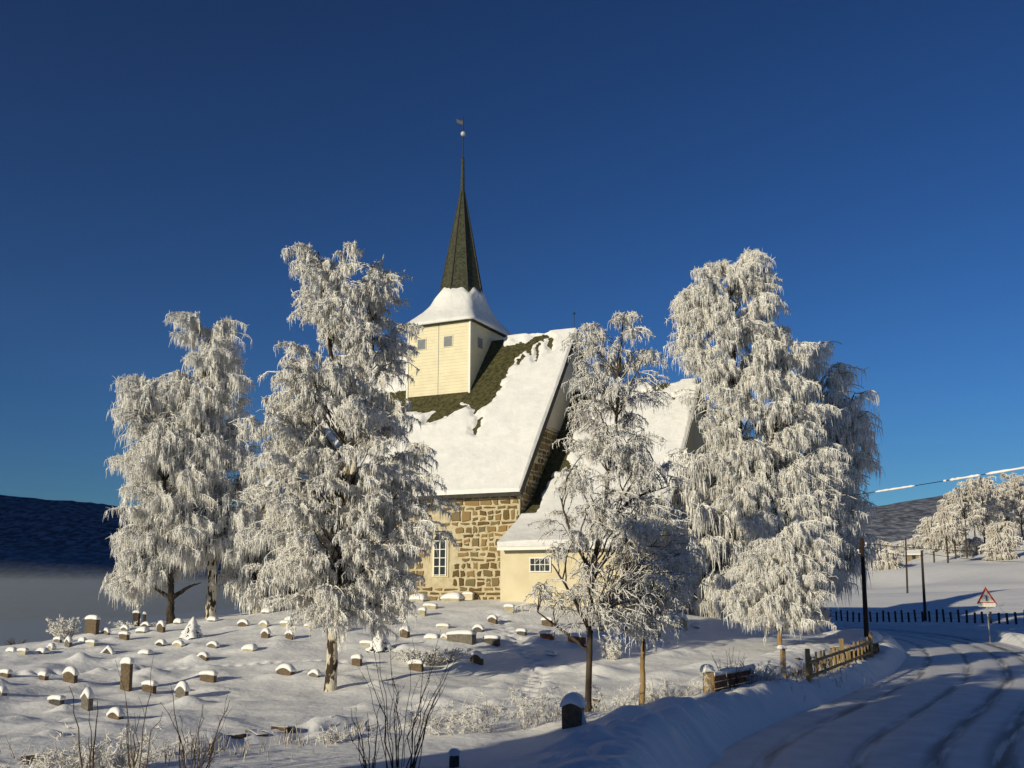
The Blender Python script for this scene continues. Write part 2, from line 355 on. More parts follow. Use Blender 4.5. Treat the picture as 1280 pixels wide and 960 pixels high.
# masonry body: mortar core with its stones inside the same part
def gable_pts(top):        # y,z outline of the gable up to height top
    yl = (top - NE) / SL
    return [(0, -2), (NW, -2), (NW, NE), (NW - yl, top), (yl, top), (0, NE)]
mb = MB(); G = gable_pts(8.15)
def prism(mb, pts, x0, x1, m=0):
    n = len(pts); V = [(x0, y, z) for y, z in pts] + [(x1, y, z) for y, z in pts]
    mb.add(V, [tuple(range(n))[::-1], tuple(range(n, 2 * n))] + [(k, (k + 1) % n, n + (k + 1) % n, n + k) for k in range(n)], m)
prism(mb, G, NL, 0)
wall = mb.build('wall', M['mortar'], church)
WX, WZ0, WZ1, WW = -4.05, 1.0, 3.05, .34
def clipw(a, b, c, d):
    if b > WX - WW - .16 and a < WX + WW + .16 and c < WZ1 + .1 and d > WZ0 - .12: return True
    return ((a + b) / 2 + 4.25) ** 2 / .34 + ((c + d) / 2 - 3.7) ** 2 / .16 < 1
s1 = stonework(NL, -.02, -.6, NE - .05, lambda x, z, o: (x, -o, z), clipw, 5)
s2 = stonework(.05, NW, -.3, 8.05, lambda y, z, o: (o, y, z), lambda a, b, c, d: d > NE + a * SL - .1 or d > NE + (NW - b) * SL - .1, 9)
so = stone_obj('stonework', [s1, s2], wall)
# upper gable boards
mb = MB(); y0 = (8.15 - NE) / SL; prism(mb, [(y0, 8.15), (NW - y0, 8.15), (RY, RZ - .05)], -14.9, .06); mb.build('gable_boarding', M['vboard'], church)
# window in the stone wall
mb = MB()
def archpts(cx, z0, z1, w, k=8):
    return [(cx - w, z0), (cx + w, z0), (cx + w, z1 - w)] + [(cx + w * math.cos(a), z1 - w + w * math.sin(a)) for a in np.linspace(0, math.pi, k)[1:-1]] + [(cx - w, z1 - w)]
def front_prism(mb, pts, ya, yb):
    n = len(pts); V = [(x, ya, z) for x, z in pts] + [(x, yb, z) for x, z in pts]
    mb.add(V, [tuple(range(n)), tuple(range(n, 2 * n))[::-1]] + [(k, n + k, n + (k + 1) % n, (k + 1) % n) for k in range(n)])
front_prism(mb, archpts(WX, WZ0, WZ1, WW + .1), -.05, .06); wr = mb.build('window', M['plaster'], church)
mb = MB(); front_prism(mb, archpts(WX, WZ0 + .06, WZ1 - .06, WW), -.065, .03); mb.build('pane', M['glass'], wr)
mb = MB()
for x in (WX - WW + .02, WX, WX + WW - .02): mb.box((x - .028, -.10, WZ0 + .06), (x + .028, -.06, WZ1 - (.08 if x == WX else .38)))
for z in np.linspace(WZ0 + .1, WZ1 - .4, 5): mb.box((WX - WW, -.096, z - .018), (WX + WW, -.062, z + .018))
mb.build('frame', M['white_paint'], wr)

def snow_sheet(name, parent, place, U, Sx, height, mask_px=None, mat=None, keepmin=-.015):
    """height field of snow over a roof surface; place(u,s,h) -> local xyz"""
    u, s = np.meshgrid(U, Sx); h = height(u, s)
    P = place(u, s, h); keep = (np.maximum.reduce([h[:-1, :-1], h[1:, :-1], h[:-1, 1:], h[1:, 1:]]) > keepmin)
    return mesh_np(name, P.reshape(-1, 3), grid_faces(len(Sx), len(U), keep), mat or M['roof_snow'], parent, smooth=True)
def polyd(px, py, poly):
    """signed distance to a polygon, positive inside"""
    poly = np.array(poly, float); n = len(poly); best = np.full(px.shape, 1e9); ins = np.zeros(px.shape, bool)
    for i in range(n):
        a = poly[i]; b = poly[(i + 1) % n]; d = b - a; t = np.clip(((px - a[0]) * d[0] + (py - a[1]) * d[1]) / (d @ d + 1e-9), 0, 1)
        best = np.minimum(best, np.hypot(px - a[0] - t * d[0], py - a[1] - t * d[1]))
        c = ((a[1] > py) != (b[1] > py)) & (px < (b[0] - a[0]) * (py - a[1]) / (b[1] - a[1] + 1e-12) + a[0]); ins ^= c
    return np.where(ins, best, -best)
# nave roof: slab, snow
def slope_slab(name, x0, x1, ye, ze, yr, zr, t, mat, parent):
    mb = MB(); d = np.array([yr - ye, zr - ze]); L = np.hypot(*d); d /= L; nrm = np.array([-d[1], d[0]]) * (1 if yr > ye else -1)
    V = [(x, ye + nrm[0] * o + 0, ze + nrm[1] * o) if e else (x, yr + nrm[0] * 0, zr + (o / abs(nrm[1]) if o else 0)) for x in (x0, x1) for (e, o) in ((1, 0), (1, t), (0, t), (0, 0))]
    mb.add(V, [(0, 1, 2, 3), (7, 6, 5, 4), (0, 4, 5, 1), (1, 5, 6, 2), (2, 6, 7, 3), (3, 7, 4, 0)]); return mb
ov = .42
yeF, zeF = -ov, NE - ov * SL * .75
roof_mb = slope_slab('roof', NL - .3, .25, yeF, zeF, RY, RZ - .08, .08, None, None)
back = slope_slab('roof', NL - .3, .25, NW + ov, zeF, RY, RZ - .08, .08, None, None)
roof_mb.add(np.concatenate(back.V), [tuple(int(i) for i in f) for f in back.F])
roof = roof_mb.build('roof', M['shingle'], church)
# bargeboards and fascia
mb = MB()
for s in (1, -1):
    A = (.26, yeF if s == 1 else NW + ov, zeF - .02); B = (.26, RY, RZ - .12)
    mb.bar(A, B, .05, .26)
mb.box((NL - .3, yeF - .02, zeF - .14), (.25, yeF + .04, zeF + .06))
mb.build('bargeboard', M['dark_trim'], roof)
slopeL = math.hypot(RY - yeF, RZ - zeF); dY, dZ = (RY - yeF) / slopeL, (RZ - zeF) / slopeL
BARE = [[(586, 500), (586, 478), (612, 418), (630, 421), (636, 431), (645, 430), (657, 427), (668, 429), (652, 438), (645, 450), (640, 460), (632, 474), (622, 490), (612, 502), (604, 506), (598, 514), (592, 504)],
        [(470, 494), (513, 486), (594, 478), (588, 497), (573, 502), (556, 509), (545, 510), (530, 513), (512, 512), (480, 512)],
        [(556, 508), (578, 502), (586, 505), (574, 511), (566, 516), (556, 519), (544, 524), (536, 526), (546, 518)],
        [(605, 519), (603, 530), (596, 541), (595, 539), (600, 529)], [(658, 427), (672, 421), (688, 417), (689, 421), (676, 425), (668, 432), (664, 440), (661, 437)], [(689, 418), (693, 424), (693, 436), (688, 431), (690, 425)],
        [(676, 430), (679, 428), (674, 444), (671, 446)], [(655, 441), (658, 442), (653, 452), (650, 451)]]
def nave_height(u, s):
    y = yeF + s * dY; z = zeF + s * dZ; px, py = project(chw(u, y, z + .12))
    wx = px + 3 + 2.6 * fbm(u, s, .5, 3, 2); wy = py + 2.6 * fbm(u, s, .5, 3, 7)
    h = np.full(u.shape, 1e9)
    for p in BARE: h = np.minimum(h, -polyd(wx, wy, p))
    h = -.04 + (.19 + .035 * fbm(u, s, 1.6, 3, 3)) * ss(0, 7, h) + .02 * vnoise(u, s, .2, 8) * (h < 9)
    tow = (np.abs(u + 6.62) < 1.95) & (y > 4.0); h = np.where(tow, -.1, h)
    edge = np.minimum.reduce([(u - (NL - .3)), (.27 - u), s + .02]); h = np.where(edge < .05, np.minimum(h, 0), h)
    return h
def place_front(u, s, h): return np.stack([u, yeF + s * dY - h * dZ - .08 * dZ, zeF + s * dZ + h * dY + .08 * dY], -1)
Lr = slopeL + .1
snow_sheet('roof_snow', roof, place_front, np.concatenate([np.arange(NL - .3, .2, .065), [.22, .26, .27]]), np.concatenate([[-.02, 0], np.arange(.06, Lr, .065)]), nave_height)
def place_back(u, s, h): return np.stack([u, (NW + ov) - s * dY + (h + .14) * dZ, zeF + s * dZ + (h + .14) * dY], -1)
snow_sheet('roof_snow', roof, place_back, np.arange(NL - .3, .3, .25), np.arange(0, Lr + .12, .25), lambda u, s: .10 + .03 * fbm(u, s, 1, 2, 4))
# finial on the gable
mb = MB(); mb.tube([(.1, RY, RZ - .1), (.1, RY, RZ + .95)], .018, 6); mb.sphere((.1, RY, RZ + 1.0), .07); mb.build('finial', M['iron'], roof)
# ridge tower
TX, TY, TH_, TD_ = -6.62, RY - .08, 1.88, 2.43
mb = MB(); mb.box((TX - TH_, TY - TD_, 9.2), (TX + TH_, TY + TD_, 14.6)); tower = mb.build('tower', M['siding'], church)
mb = MB()
for sx in (-1, 1):
    for sy in (-1, 1):
        cx, cy = TX + sx * TH_, TY + sy * TD_
        mb = MB(); mb.box((cx - .05, cy - .05, 9.2), (cx + .05, cy + .05, 14.5)); mb.build('corner_board', M['white_paint'], tower)
mb = MB(); mb.box((TX - .01, TY - TD_ - .012, 10.4), (TX + .01, TY - TD_ - .002, 14.2)); mb.build('board_joint', M['louvre'], tower)
for (x, y, r) in ((-7.66, TY - TD_, 0), (-6.04, TY - TD_, 0), (TX + TH_, TY - 1.35, 1), (TX + TH_, TY + 1.2, 1)):
    mb = MB(); mp_ = MB()
    if not r:
        mb.box((x - .29, y - .03, 12.92), (x + .29, y - .01, 13.56)); mp_.box((x - .24, y - .045, 12.97), (x + .24, y - .025, 13.51))
    else:
        mb.box((x + .01, y - .29, 12.92), (x + .03, y + .29, 13.56)); mp_.box((x + .025, y - .24, 12.97), (x + .05, y + .24, 13.51))
    w = mb.build('window', M['siding'], tower); mp_.build('shutter', M['louvre'], w)
# spire: square skirt flowing into an octagon
SX = TX + .22
def ring_r(th, a, q):
    c = math.cos(math.pi / 8); ang = th - math.pi / 8; oc = a * c / math.cos((ang % (math.pi / 4)) - math.pi / 8) if False else a * c / math.cos(((th) % (math.pi / 4)) - math.pi / 8)
    sq = 1 / max(abs(math.cos(th)) / a, abs(math.sin(th)) / (a + .55 * q))
    return sq * q + oc * (1 - q)
PROF = [(14.22, 2.14, 1.0), (14.34, 2.10, 1.0), (14.75, 1.86, .85), (15.2, 1.62, .62), (15.7, 1.44, .38), (16.2, 1.31, .15), (16.7, 1.21, 0)]
def prof(z):
    zs = [p[0] for p in PROF]; return np.interp(z, zs, [p[1] for p in PROF]), np.interp(z, zs, [p[2] for p in PROF])
NA = 64; ths = [2 * math.pi * k / NA for k in range(NA)]
def loft(zs, off, cx, cy, rfun, name, mat, parent, close=True, smooth=False):
    V = []; Fs = []
    for i, z in enumerate(zs):
        t = (z - zs[0]) / (zs[-1] - zs[0])
        for th in ths:
            r, zz = rfun(th, z); V.append((cx + (r + off) * math.cos(th), cy + (r + off) * math.sin(th), zz))
    for i in range(len(zs) - 1):
        for k in range(NA): Fs.append((i * NA + k, i * NA + (k + 1) % NA, (i + 1) * NA + (k + 1) % NA, (i + 1) * NA + k))
    Fs += [tuple(range(NA))[::-1], tuple(range((len(zs) - 1) * NA, len(zs) * NA))]
    mb = MB(); mb.add(V, Fs); return mb.build(name, mat, parent, smooth)
def spire_r(th, z):
    if z <= 16.7: a, q = prof(z); return ring_r(th, a, q), z
    if z <= 22.6: return ring_r(th, 1.21 + (.13 - 1.21) * (z - 16.7) / 5.9, 0), z
    return ring_r(th, .13 - .045 * (z - 22.6) / 2.1, 0), z
spire = loft([14.22, 14.34, 14.75, 15.2, 15.7, 16.2, 16.7, 18, 20, 22.6, 24.7], 0, TX, TY, spire_r, 'spire', M['spire'], tower)
mb = MB()
for k in range(8):
    th = k * math.pi / 4; pts = []
    for z in (16.7, 18.5, 20.5, 22.6):
        r, _ = spire_r(th, z); pts.append((TX + (r + .0) * math.cos(th), TY + (r + .0) * math.sin(th), z))
    mb.tube(pts, [.05, .045, .04, .03], 5)
mb.build('ridge_lead', M['dark_trim'], spire)
def snow_r(th, zt):
    # zt 0..1 along the skirt; upper rim scalloped between the hips
    face = abs(math.sin(4 * th)); top = 16.42 + .26 * face ** .8 + .08 * math.sin(3 * th + 1) + .07 * math.sin(11 * th); z = 14.28 + (top - 14.28) * zt
    r, _ = spire_r(th, z); 
    thick = .13 * min(1, 10 * zt + .25) * min(1, (1 - zt) * 9) - .01
    return r + thick, z - (.02 if zt < .02 else 0)
loft(list(np.linspace(0, 1, 26)), 0, TX, TY, snow_r, 'skirt_snow', M['roof_snow'], spire, smooth=True)
cx = TX
mb = MB(); mb.tube([(cx, TY, 24.6), (cx, TY, 27.25)], .028, 6); mb.build('rod', M['iron'], spire)
mb = MB(); mb.sphere((cx, TY, 26.16), .15, n=16); mb.build('ball', M['ball'], spire, True)
mb = MB(); mb.add([(cx, TY - .012, 26.95), (cx - .30, TY - .012, 27.08), (cx - .46, TY - .012, 27.2), (cx - .42, TY - .012, 26.95), (cx - .28, TY - .012, 26.85), (cx, TY - .012, 26.72),
                   (cx, TY + .012, 26.95), (cx - .30, TY + .012, 27.08), (cx - .46, TY + .012, 27.2), (cx - .42, TY + .012, 26.95), (cx - .28, TY + .012, 26.85), (cx, TY + .012, 26.72)],
                  [(0, 1, 2, 3, 4, 5), (11, 10, 9, 8, 7, 6)] + [(k, 6 + k, 6 + (k + 1) % 6, (k + 1) % 6) for k in range(6)]); mb.build('weather_vane', M['iron'], spire)
# chancel and sacristy under one sweeping roof
CP = np.array([(-2.42, 2.22), (-1.5, 2.66), (-.36, 3.32), (1.35, 4.67), (4.4, 8.07), (RY, 10.45)])
CX1 = 6.75
mb = MB(); prism(mb, [(-2.0, -1.5), (11.2, -1.5), (11.2, 4.6), (RY, 10.3), (4.4, 7.9), (1.35, 4.5), (-.36, 3.1), (-2.0, 2.3)], .03, 6.5)
sac = mb.build('sacristy_wall', M['plaster'], church)
mb = MB(); n = len(CP); pts = [tuple(p) for p in CP] + [(11.7, 4.2), (11.7, 4.05), (RY, 10.3)] + [(p[0] + .02, p[1] - .13) for p in CP[:-1][::-1]]; prism(mb, pts, .1, CX1)
croof = mb.build('chancel_roof', M['shingle'], church)
mb = MB(); mb.box((.1, -2.46, 2.07), (CX1, -2.425, 2.21)); mb.build('fascia', M['white_paint'], croof)
seg = np.hypot(*np.diff(CP, axis=0).T); arc = np.concatenate([[0], np.cumsum(seg)])
def cprof(s): return np.interp(s, arc, CP[:, 0]), np.interp(s, arc, CP[:, 1])
def cheight(u, s):
    y, z = cprof(s)
    h = .21 + .035 * fbm(u, s, 1.5, 3, 13)
    n1 = fbm(u, s, .7, 4, 21)
    bare = (s > 2.9) * ss(-.05, .15, (.75 + .45 * ss(3, 8, s) - u) + .35 * n1)
    bare = np.maximum(bare, ss(.25, .45, n1 - np.abs(u - 1.7) * .5) * (s > 5) )
    bare = np.maximum(bare, ss(.0, .3, n1 + (s - arc[-1] + .15) * 1.0) * (u > 3))
    bare = np.maximum(bare, ss(.45, .6, fbm(u * 1.6, s, .6, 3, 31)) * (s > arc[-1] - 2.4) * (u > 3))
    h = h * (1 - bare) - .04 * bare
    edge = np.minimum(CX1 + .02 - u, s + .02); return np.where(edge < .05, np.minimum(h, 0), h)
def cplace(u, s, h):
    y, z = cprof(s); y2, z2 = cprof(s + .05); y1, z1 = cprof(s - .05); d = np.hypot(y2 - y1, z2 - z1) + 1e-9
    return np.stack([u, y - h * (z2 - z1) / d, z + h * (y2 - y1) / d], -1)
snow_sheet('roof_snow', croof, cplace, np.concatenate([np.arange(.1, CX1 - .05, .07), [CX1 - .03, CX1, CX1 + .02]]), np.concatenate([[-.02, 0], np.arange(.05, arc[-1] + .05, .07)]), cheight)
snow_sheet('roof_snow', croof, lambda u, s, h: np.stack([u, 11.7 - s * .66, 4.2 + s * .78 + h], -1), np.arange(.1, CX1 + .1, .3), np.arange(0, 8.1, .3), lambda u, s: .15 + 0 * u)
mb = MB(); mb.box((1.42, -2.06, 1.16), (2.4, -2.01, 1.78)); w = mb.build('window', M['white_paint'], church)
mb = MB()
for k in range(4): mb.box((1.48 + k * .225, -2.09, 1.22), (1.48 + k * .225 + .17, -2.055, 1.46)); mb.box((1.48 + k * .225, -2.09, 1.50), (1.48 + k * .225 + .17, -2.055, 1.72))
mb.build('pane', M['glass'], w)

# ------------------------------------------------------------------ gravestones: (px, py of the foot, width px, height px with snow, shape, stone, label)
GR = [
 (114, 798, 20, 20, 'slab', 'brown', 'large square brown gravestone with flat snow cap at the left edge of the hill'),
 (132, 796, 11, 7, 'arch', 'grey', 'low snow-covered gravestone just right of the large square brown one'),
 (155, 801, 15, 9, 'slab', 'brown', 'low brown gravestone with thick snow pillow between the large square stone and the dark-trunk tree'),
 (156, 790, 11, 6, 'arch', 'grey', 'small snowy stone peeping out behind the low brown one near the large square stone'),
 (182, 786, 11, 6, 'arch', 'dark', 'small dark gravestone, rearmost one left of the spreading dark-trunk birch'),
 (178, 793, 14, 6, 'mound', 'grey', 'flat snow-buried stone in front of the small dark gravestone left of the dark trunk'),
 (201, 792, 12, 13, 'arch', 'brown', 'upright rounded brown gravestone standing close to the foot of the spreading dark-trunk birch'),
 (223, 781, 10, 6, 'mound', 'grey', 'small snow-buried stone between the dark trunk and the pale trunk at the hill crest'),
 (266, 778, 12, 5, 'mound', 'grey', 'snow-buried stone at the foot of the pale upright trunk'),
 (304, 785, 15, 8, 'arch', 'brown', 'low rounded brown gravestone, leftmost of the crest row right of the pale trunk'),
 (330, 785, 13, 7, 'arch', 'pale', 'pale snow-capped stone, second in the crest row right of the pale trunk'),
 (358, 786, 15, 7, 'slab', 'pale', 'wide pale stone with snow, third in the crest row right of the pale trunk'),
 (362, 778, 10, 5, 'mound', 'grey', 'tiny snow-buried stone behind the third of the crest row'),
 (387, 787, 13, 5, 'slab', 'pale', 'flat low stone, last of the crest row before the white-barked trunk'),
 (333, 768, 11, 6, 'mound', 'grey', 'lone snow-capped stone highest on the crest beside the left birches'),
 (72, 807, 10, 6, 'slab', 'grey', 'small grey gravestone at the far left crest, left of the pointed one'),
 (85, 812, 9, 12, 'gable', 'grey', 'narrow pointed gravestone at the far left crest below the frosted bush'),
 (64, 816, 9, 7, 'arch', 'pale', 'little pale snow-capped stone left of the narrow pointed gravestone'),
 (103, 805, 8, 5, 'mound', 'grey', 'tiny snowy stone right of the narrow pointed gravestone'),
 (114, 810, 15, 6, 'slab', 'pale', 'flat pale stone below the large square brown gravestone'),
 (15, 817, 12, 5, 'mound', 'grey', 'snow-buried stone nearest the left edge of the photo on the crest'),
 (28, 820, 13, 6, 'slab', 'pale', 'pale low stone by the left edge of the photo, second from the edge'),
 (53, 820, 14, 6, 'mound', 'grey', 'broad snow-buried stone between the left edge and the narrow pointed gravestone'),
 (135, 819, 17, 9, 'gable', 'dark', 'wide low dark gravestone with pointed snow cap below the large square one'),
 (182, 821, 15, 5, 'mound', 'grey', 'flat snow-buried stone alone right of the wide pointed dark one'),
 (201, 809, 14, 7, 'arch', 'dark', 'dark rounded stone, left one of the pair left of the cone shrub'),
 (223, 811, 15, 7, 'arch', 'pale', 'pale rounded stone, right one of the pair left of the cone shrub'),
 (266, 812, 15, 7, 'arch', 'grey', 'grey low stone directly below the snow-covered cone shrub on the left'),
 (312, 815, 16, 7, 'mound', 'pale', 'broad snowy stone mound midway between the cone shrub and the white-barked trunk'),
 (332, 800, 11, 11, 'arch', 'brown', 'small upright brown gravestone with round snow cap, left of a matching pair'),
 (362, 801, 11, 10, 'arch', 'brown', 'small upright brown gravestone with round snow cap, right of a matching pair'),
 (254, 829, 13, 7, 'arch', 'brown', 'small brown snow-capped stone between the tall pillar stone and the snow mound'),
 (157, 866, 16, 37, 'slab', 'brown', 'tallest pillar-like brown gravestone with snow cap on the open left slope'),
 (87, 858, 19, 17, 'arch', 'brown', 'broad brown gravestone with rounded snow cap left of the tall pillar stone'),
 (54, 853, 13, 9, 'slab', 'brown', 'small brown block stone left of the broad rounded brown one'),
 (6, 848, 18, 8, 'slab', 'brown', 'low brown stone cut by the left edge of the photo'),
 (260, 854, 21, 12, 'slab', 'brown', 'wide brown slab gravestone standing alone right of the tall pillar stone'),
 (186, 869, 20, 13, 'slab', 'brown', 'low wide gravestone just right of the tall pillar stone'),
 (227, 876, 16, 18, 'arch', 'grey', 'upright grey gravestone with rounded snow cap, right of the low wide one'),
 (108, 891, 14, 24, 'gable', 'grey', 'narrow upright grey gravestone with pointed snow cap in the lower left'),
 (70, 884, 20, 10, 'slab', 'dark', 'low dark stone with snow pillow left of the narrow pointed-cap gravestone'),
 (144, 902, 20, 12, 'arch', 'brown', 'low rounded stone nearest to the lower left bushes, below the tall pillar stone'),
 (2, 874, 10, 9, 'arch', 'grey', 'grey stone at the very left edge of the lower slope'),
 (357, 846, 24, 12, 'arch', 'brown', 'wide low arched brown gravestone left of the white-barked trunk'),
 (393, 849, 14, 8, 'arch', 'grey', 'small arched grey gravestone at the foot of the white-barked trunk'),
 (446, 834, 12, 12, 'slab', 'brown', 'brown cube-like gravestone in the trunk shadow right of the white-barked trunk'),
 (432, 790, 12, 8, 'mound', 'pale', 'snowy pale stone right behind the white-barked trunk'),
 (428, 777, 12, 7, 'arch', 'grey', 'small grey stone upper right of the white-barked trunk below the drooping crown'),
 (484, 781, 15, 6, 'slab', 'grey', 'flat snow-capped stone under the drooping right edge of the big birch'),
 (506, 799, 12, 13, 'arch', 'brown', 'upright brown gravestone with rounded snow cap right of the tent-shaped snowy shrub'),
 (459, 809, 17, 6, 'slab', 'pale', 'long low pale stone touching the tent-shaped snowy shrub'),
 (520, 841, 18, 12, 'slab', 'brown', 'brown block gravestone with snow cap above the tall bare shoots'),
 (596, 832, 17, 14, 'arch', 'brown', 'brown gravestone with leaning rounded cap on the shade edge below the church wall'),
 (566, 825, 12, 8, 'arch', 'pale', 'small pale rounded stone between the low frosted shrub and the leaning-cap gravestone'),
 (577, 806, 36, 13, 'slab', 'grey', 'long grey family gravestone wide as three others below the church wall'),
 (541, 801, 18, 6, 'mound', 'pale', 'flat snow-covered stone left of the long grey family gravestone'),
 (556, 803, 8, 6, 'arch', 'pale', 'tiny pale stone touching the long grey family gravestone'),
 (598, 791, 13, 8, 'arch', 'dark', 'small dark stone behind the right end of the long grey family gravestone'),
 (615, 808, 20, 10, 'slab', 'dark', 'dark low slab in shade right of the long grey family gravestone'),
 (554, 787, 16, 5, 'slab', 'pale', 'thin flat pale stone between the church window and the long grey stone'),
 (528, 771, 9, 9, 'slab', 'pale', 'small pale post-like stone below the church window'),
 (538, 762, 17, 6, 'slab', 'pale', 'low pale stone closest to the church wall under its window'),
 (616, 780, 12, 9, 'arch', 'brown', 'small rounded stone below the foot of the church corner'),
 (637, 767, 13, 9, 'slab', 'pale', 'pale snow-capped stone in front of the cream sacristy wall'),
 (684, 784, 14, 10, 'slab', 'brown', 'striped brown and pale stone behind the dark slabs under the front birch'),
 (652, 796, 12, 7, 'slab', 'dark', 'small dark slab left of the dark red block under the front birch'),
 (684, 801, 18, 10, 'slab', 'red', 'dark red block stone left of the front birch trunk'),
 (614, 824, 1, 1, 'skip', 'dark', ''),
 (653, 803, 1, 1, 'skip', 'dark', ''),
 (721, 806, 22, 11, 'slab', 'red', 'wide reddish gravestone touching the front birch trunk on its left'),
 (688, 821, 15, 5, 'mound', 'pale', 'thin sunlit snow-buried stone in front of the dark red block'),
 (753, 791, 12, 10, 'slab', 'dark', 'dark stone just right of the front birch trunk in shade'),
 (784, 796, 11, 12, 'arch', 'brown', 'dark brown rounded gravestone between the front birch and the yellow thin trunk'),
 (778, 779, 18, 16, 'slab', 'dark', 'large dark gravestone in deep shade behind the rounded brown one'),
 (812, 783, 10, 15, 'slab', 'dark', 'tall dark gravestone behind the yellow thin trunk'),
 (821, 801, 10, 21, 'slab', 'pale', 'slim tall yellowish gravestone with bright snow cap right of the yellow thin trunk'),
 (852, 790, 14, 19, 'arch', 'pale', 'broad pale gravestone with snow cap, the last one to the right'),
 (842, 788, 8, 15, 'slab', 'dark', 'dark stone leaning close to the left side of the last pale gravestone'),
 (869, 788, 10, 6, 'mound', 'pale', 'small snow-buried stone right of the last pale gravestone'),
 (566, 752, 26, 9, 'mound', 'pale', 'rounded snow heap over a low stone against the foot of the church wall'),
 (524, 753, 22, 9, 'mound', 'pale', 'rounded snow heap over a low stone at the left foot of the church wall'),
 (585, 751, 14, 9, 'slab', 'white', 'pale rectangular block beside the snow heaps at the foot of the church wall'),
]
GR = [g for g in GR if g[4] != 'skip']
STONE = {'brown': 'granite_brown', 'grey': 'granite_grey', 'red': 'granite_red', 'dark': 'granite_dark', 'pale': 'granite_pale', 'white': 'plaster'}
_gp = [on_ground(g[0], g[1]) for g in GR]
rr = random.Random(4)
for g, p in zip(GR, _gp):
    w = g[2] / ppm(p)
    BUMPS.append((p[0] + .12, p[1] + .32, .04 + .03 * rr.random(), .4 + .3 * w)); BUMPS.append((p[0] - .55 * w - .2, p[1] + .1, .07, .35))
    if g[5] != 'white': BUMPS.append((p[0] + .5, p[1] - .9, .05 * rr.random(), .55))
for _ in range(150):
    q = on_ground(rr.uniform(-60, 900), rr.uniform(795, 925)); BUMPS.append((q[0], q[1], rr.uniform(.05, .15), rr.uniform(.22, .55)))
_a, _b = on_ground(655, 868), on_ground(640, 768)
for k in range(44):
    t = k / 43; q = _a * (1 - t) + _b * t; BUMPS.append((q[0] + .14 * (-1) ** k + .5 * math.sin(t * 5), q[1], -.10, .13))
_a, _b = on_ground(20, 842), on_ground(470, 822)
for k in range(50):
    t = k / 49; q = _a * (1 - t) + _b * t; BUMPS.append((q[0], q[1] + .13 * (-1) ** k + .7 * math.sin(t * 4), -.10, .14))
def cap_mesh(w, t, top, hs, ov=.018, nx=15, ny=7, skew=0):
    V = []; X = np.linspace(-1, 1, nx); Yv = np.linspace(-1, 1, ny)
    W = w / 2 + ov; T = t / 2 + ov
    for lay in (1, 0):
        for j in range(ny):
            for i in range(nx):
                x, y = X[i] * W, Yv[j] * T
                f = max(0, 1 - abs(X[i]) ** 3.2) ** .55 * max(0, 1 - abs(Yv[j]) ** 4) ** .5
                base = top(max(-w / 2, min(w / 2, x)))
                z = base + (hs * f * (1 + skew * X[i]) + .008 if lay else -.03 - .02 * abs(X[i]))
                V.append((x, y, z))
    n = nx * ny; Fs = [tuple(r) for r in grid_faces(ny, nx).tolist()] + [tuple(r[::-1]) for r in grid_faces(ny, nx, off=n).tolist()]
    rim = [i for i in range(nx)] + [j * nx + nx - 1 for j in range(1, ny)] + [(ny - 1) * nx + i for i in range(nx - 2, -1, -1)] + [j * nx for j in range(ny - 2, 0, -1)]
    Fs += [(rim[(k + 1) % len(rim)], rim[k], rim[k] + n, rim[(k + 1) % len(rim)] + n) for k in range(len(rim))]
    mb = MB(); mb.add(V, Fs); return mb
for (px, py, wp, hp, kind, stone, label), p in zip(GR, _gp):
    k = ppm(p); w = wp / k * .95; h = hp / k; hs = min(.12 * h + .035, .11, .38 * h) * rr.uniform(.85, 1.15); hb = h - hs * .9; t = min(.42, max(.13, w * .32)) * rr.uniform(.85, 1.15)
    if kind == 'mound': hb = h * .35; hs = h * .65; t = w * .6
    rot = -TH + rr.uniform(-.12, .12)
    if kind in ('slab', 'mound'): top = lambda x, hb=hb: hb
    elif kind == 'arch': top = lambda x, hb=hb, w=w, q=rr.uniform(.14, .30): hb - min(.4 * hb, q * w) * (abs(2 * x / w) ** 2.2)
    else: top = lambda x, hb=hb, w=w: hb - .42 * w * abs(2 * x / w) * .9
    z = gz(p[0], p[1])
    e = empty('gravestone', (p[0], p[1], z), rot, label, 'gravestone', 'gravestones in the snowy churchyard')
    if kind != 'mound': e.rotation_euler = (rr.uniform(-.03, .03), rr.uniform(-.04, .04), rot)
    X = np.linspace(-w / 2, w / 2, 13 if kind != 'slab' else 5); V = []; n = len(X)
    for y in (-t / 2, t / 2):
        for x in X: V.append((x, y, top(x)))
        for x in X: V.append((x, y, -.5))
    Fs = []
    for i in range(n - 1):
        Fs.append((n + i, n + i + 1, i + 1, i)); Fs.append((2 * n + i, 2 * n + i + 1, 3 * n + i + 1, 3 * n + i)); Fs.append((i, i + 1, 2 * n + i + 1, 2 * n + i))
    Fs += [(n, 0, 2 * n, 3 * n), (n - 1, 2 * n - 1, 4 * n - 1, 3 * n - 1)]
    mb = MB(); mb.add(V, Fs)
    mb.build('slab', M[STONE[stone]], e, bevel=.012)
    cap_mesh(w, t, top, hs, skew=rr.uniform(-.25, .25)).build('snow_cap', M['snow'], e, True)

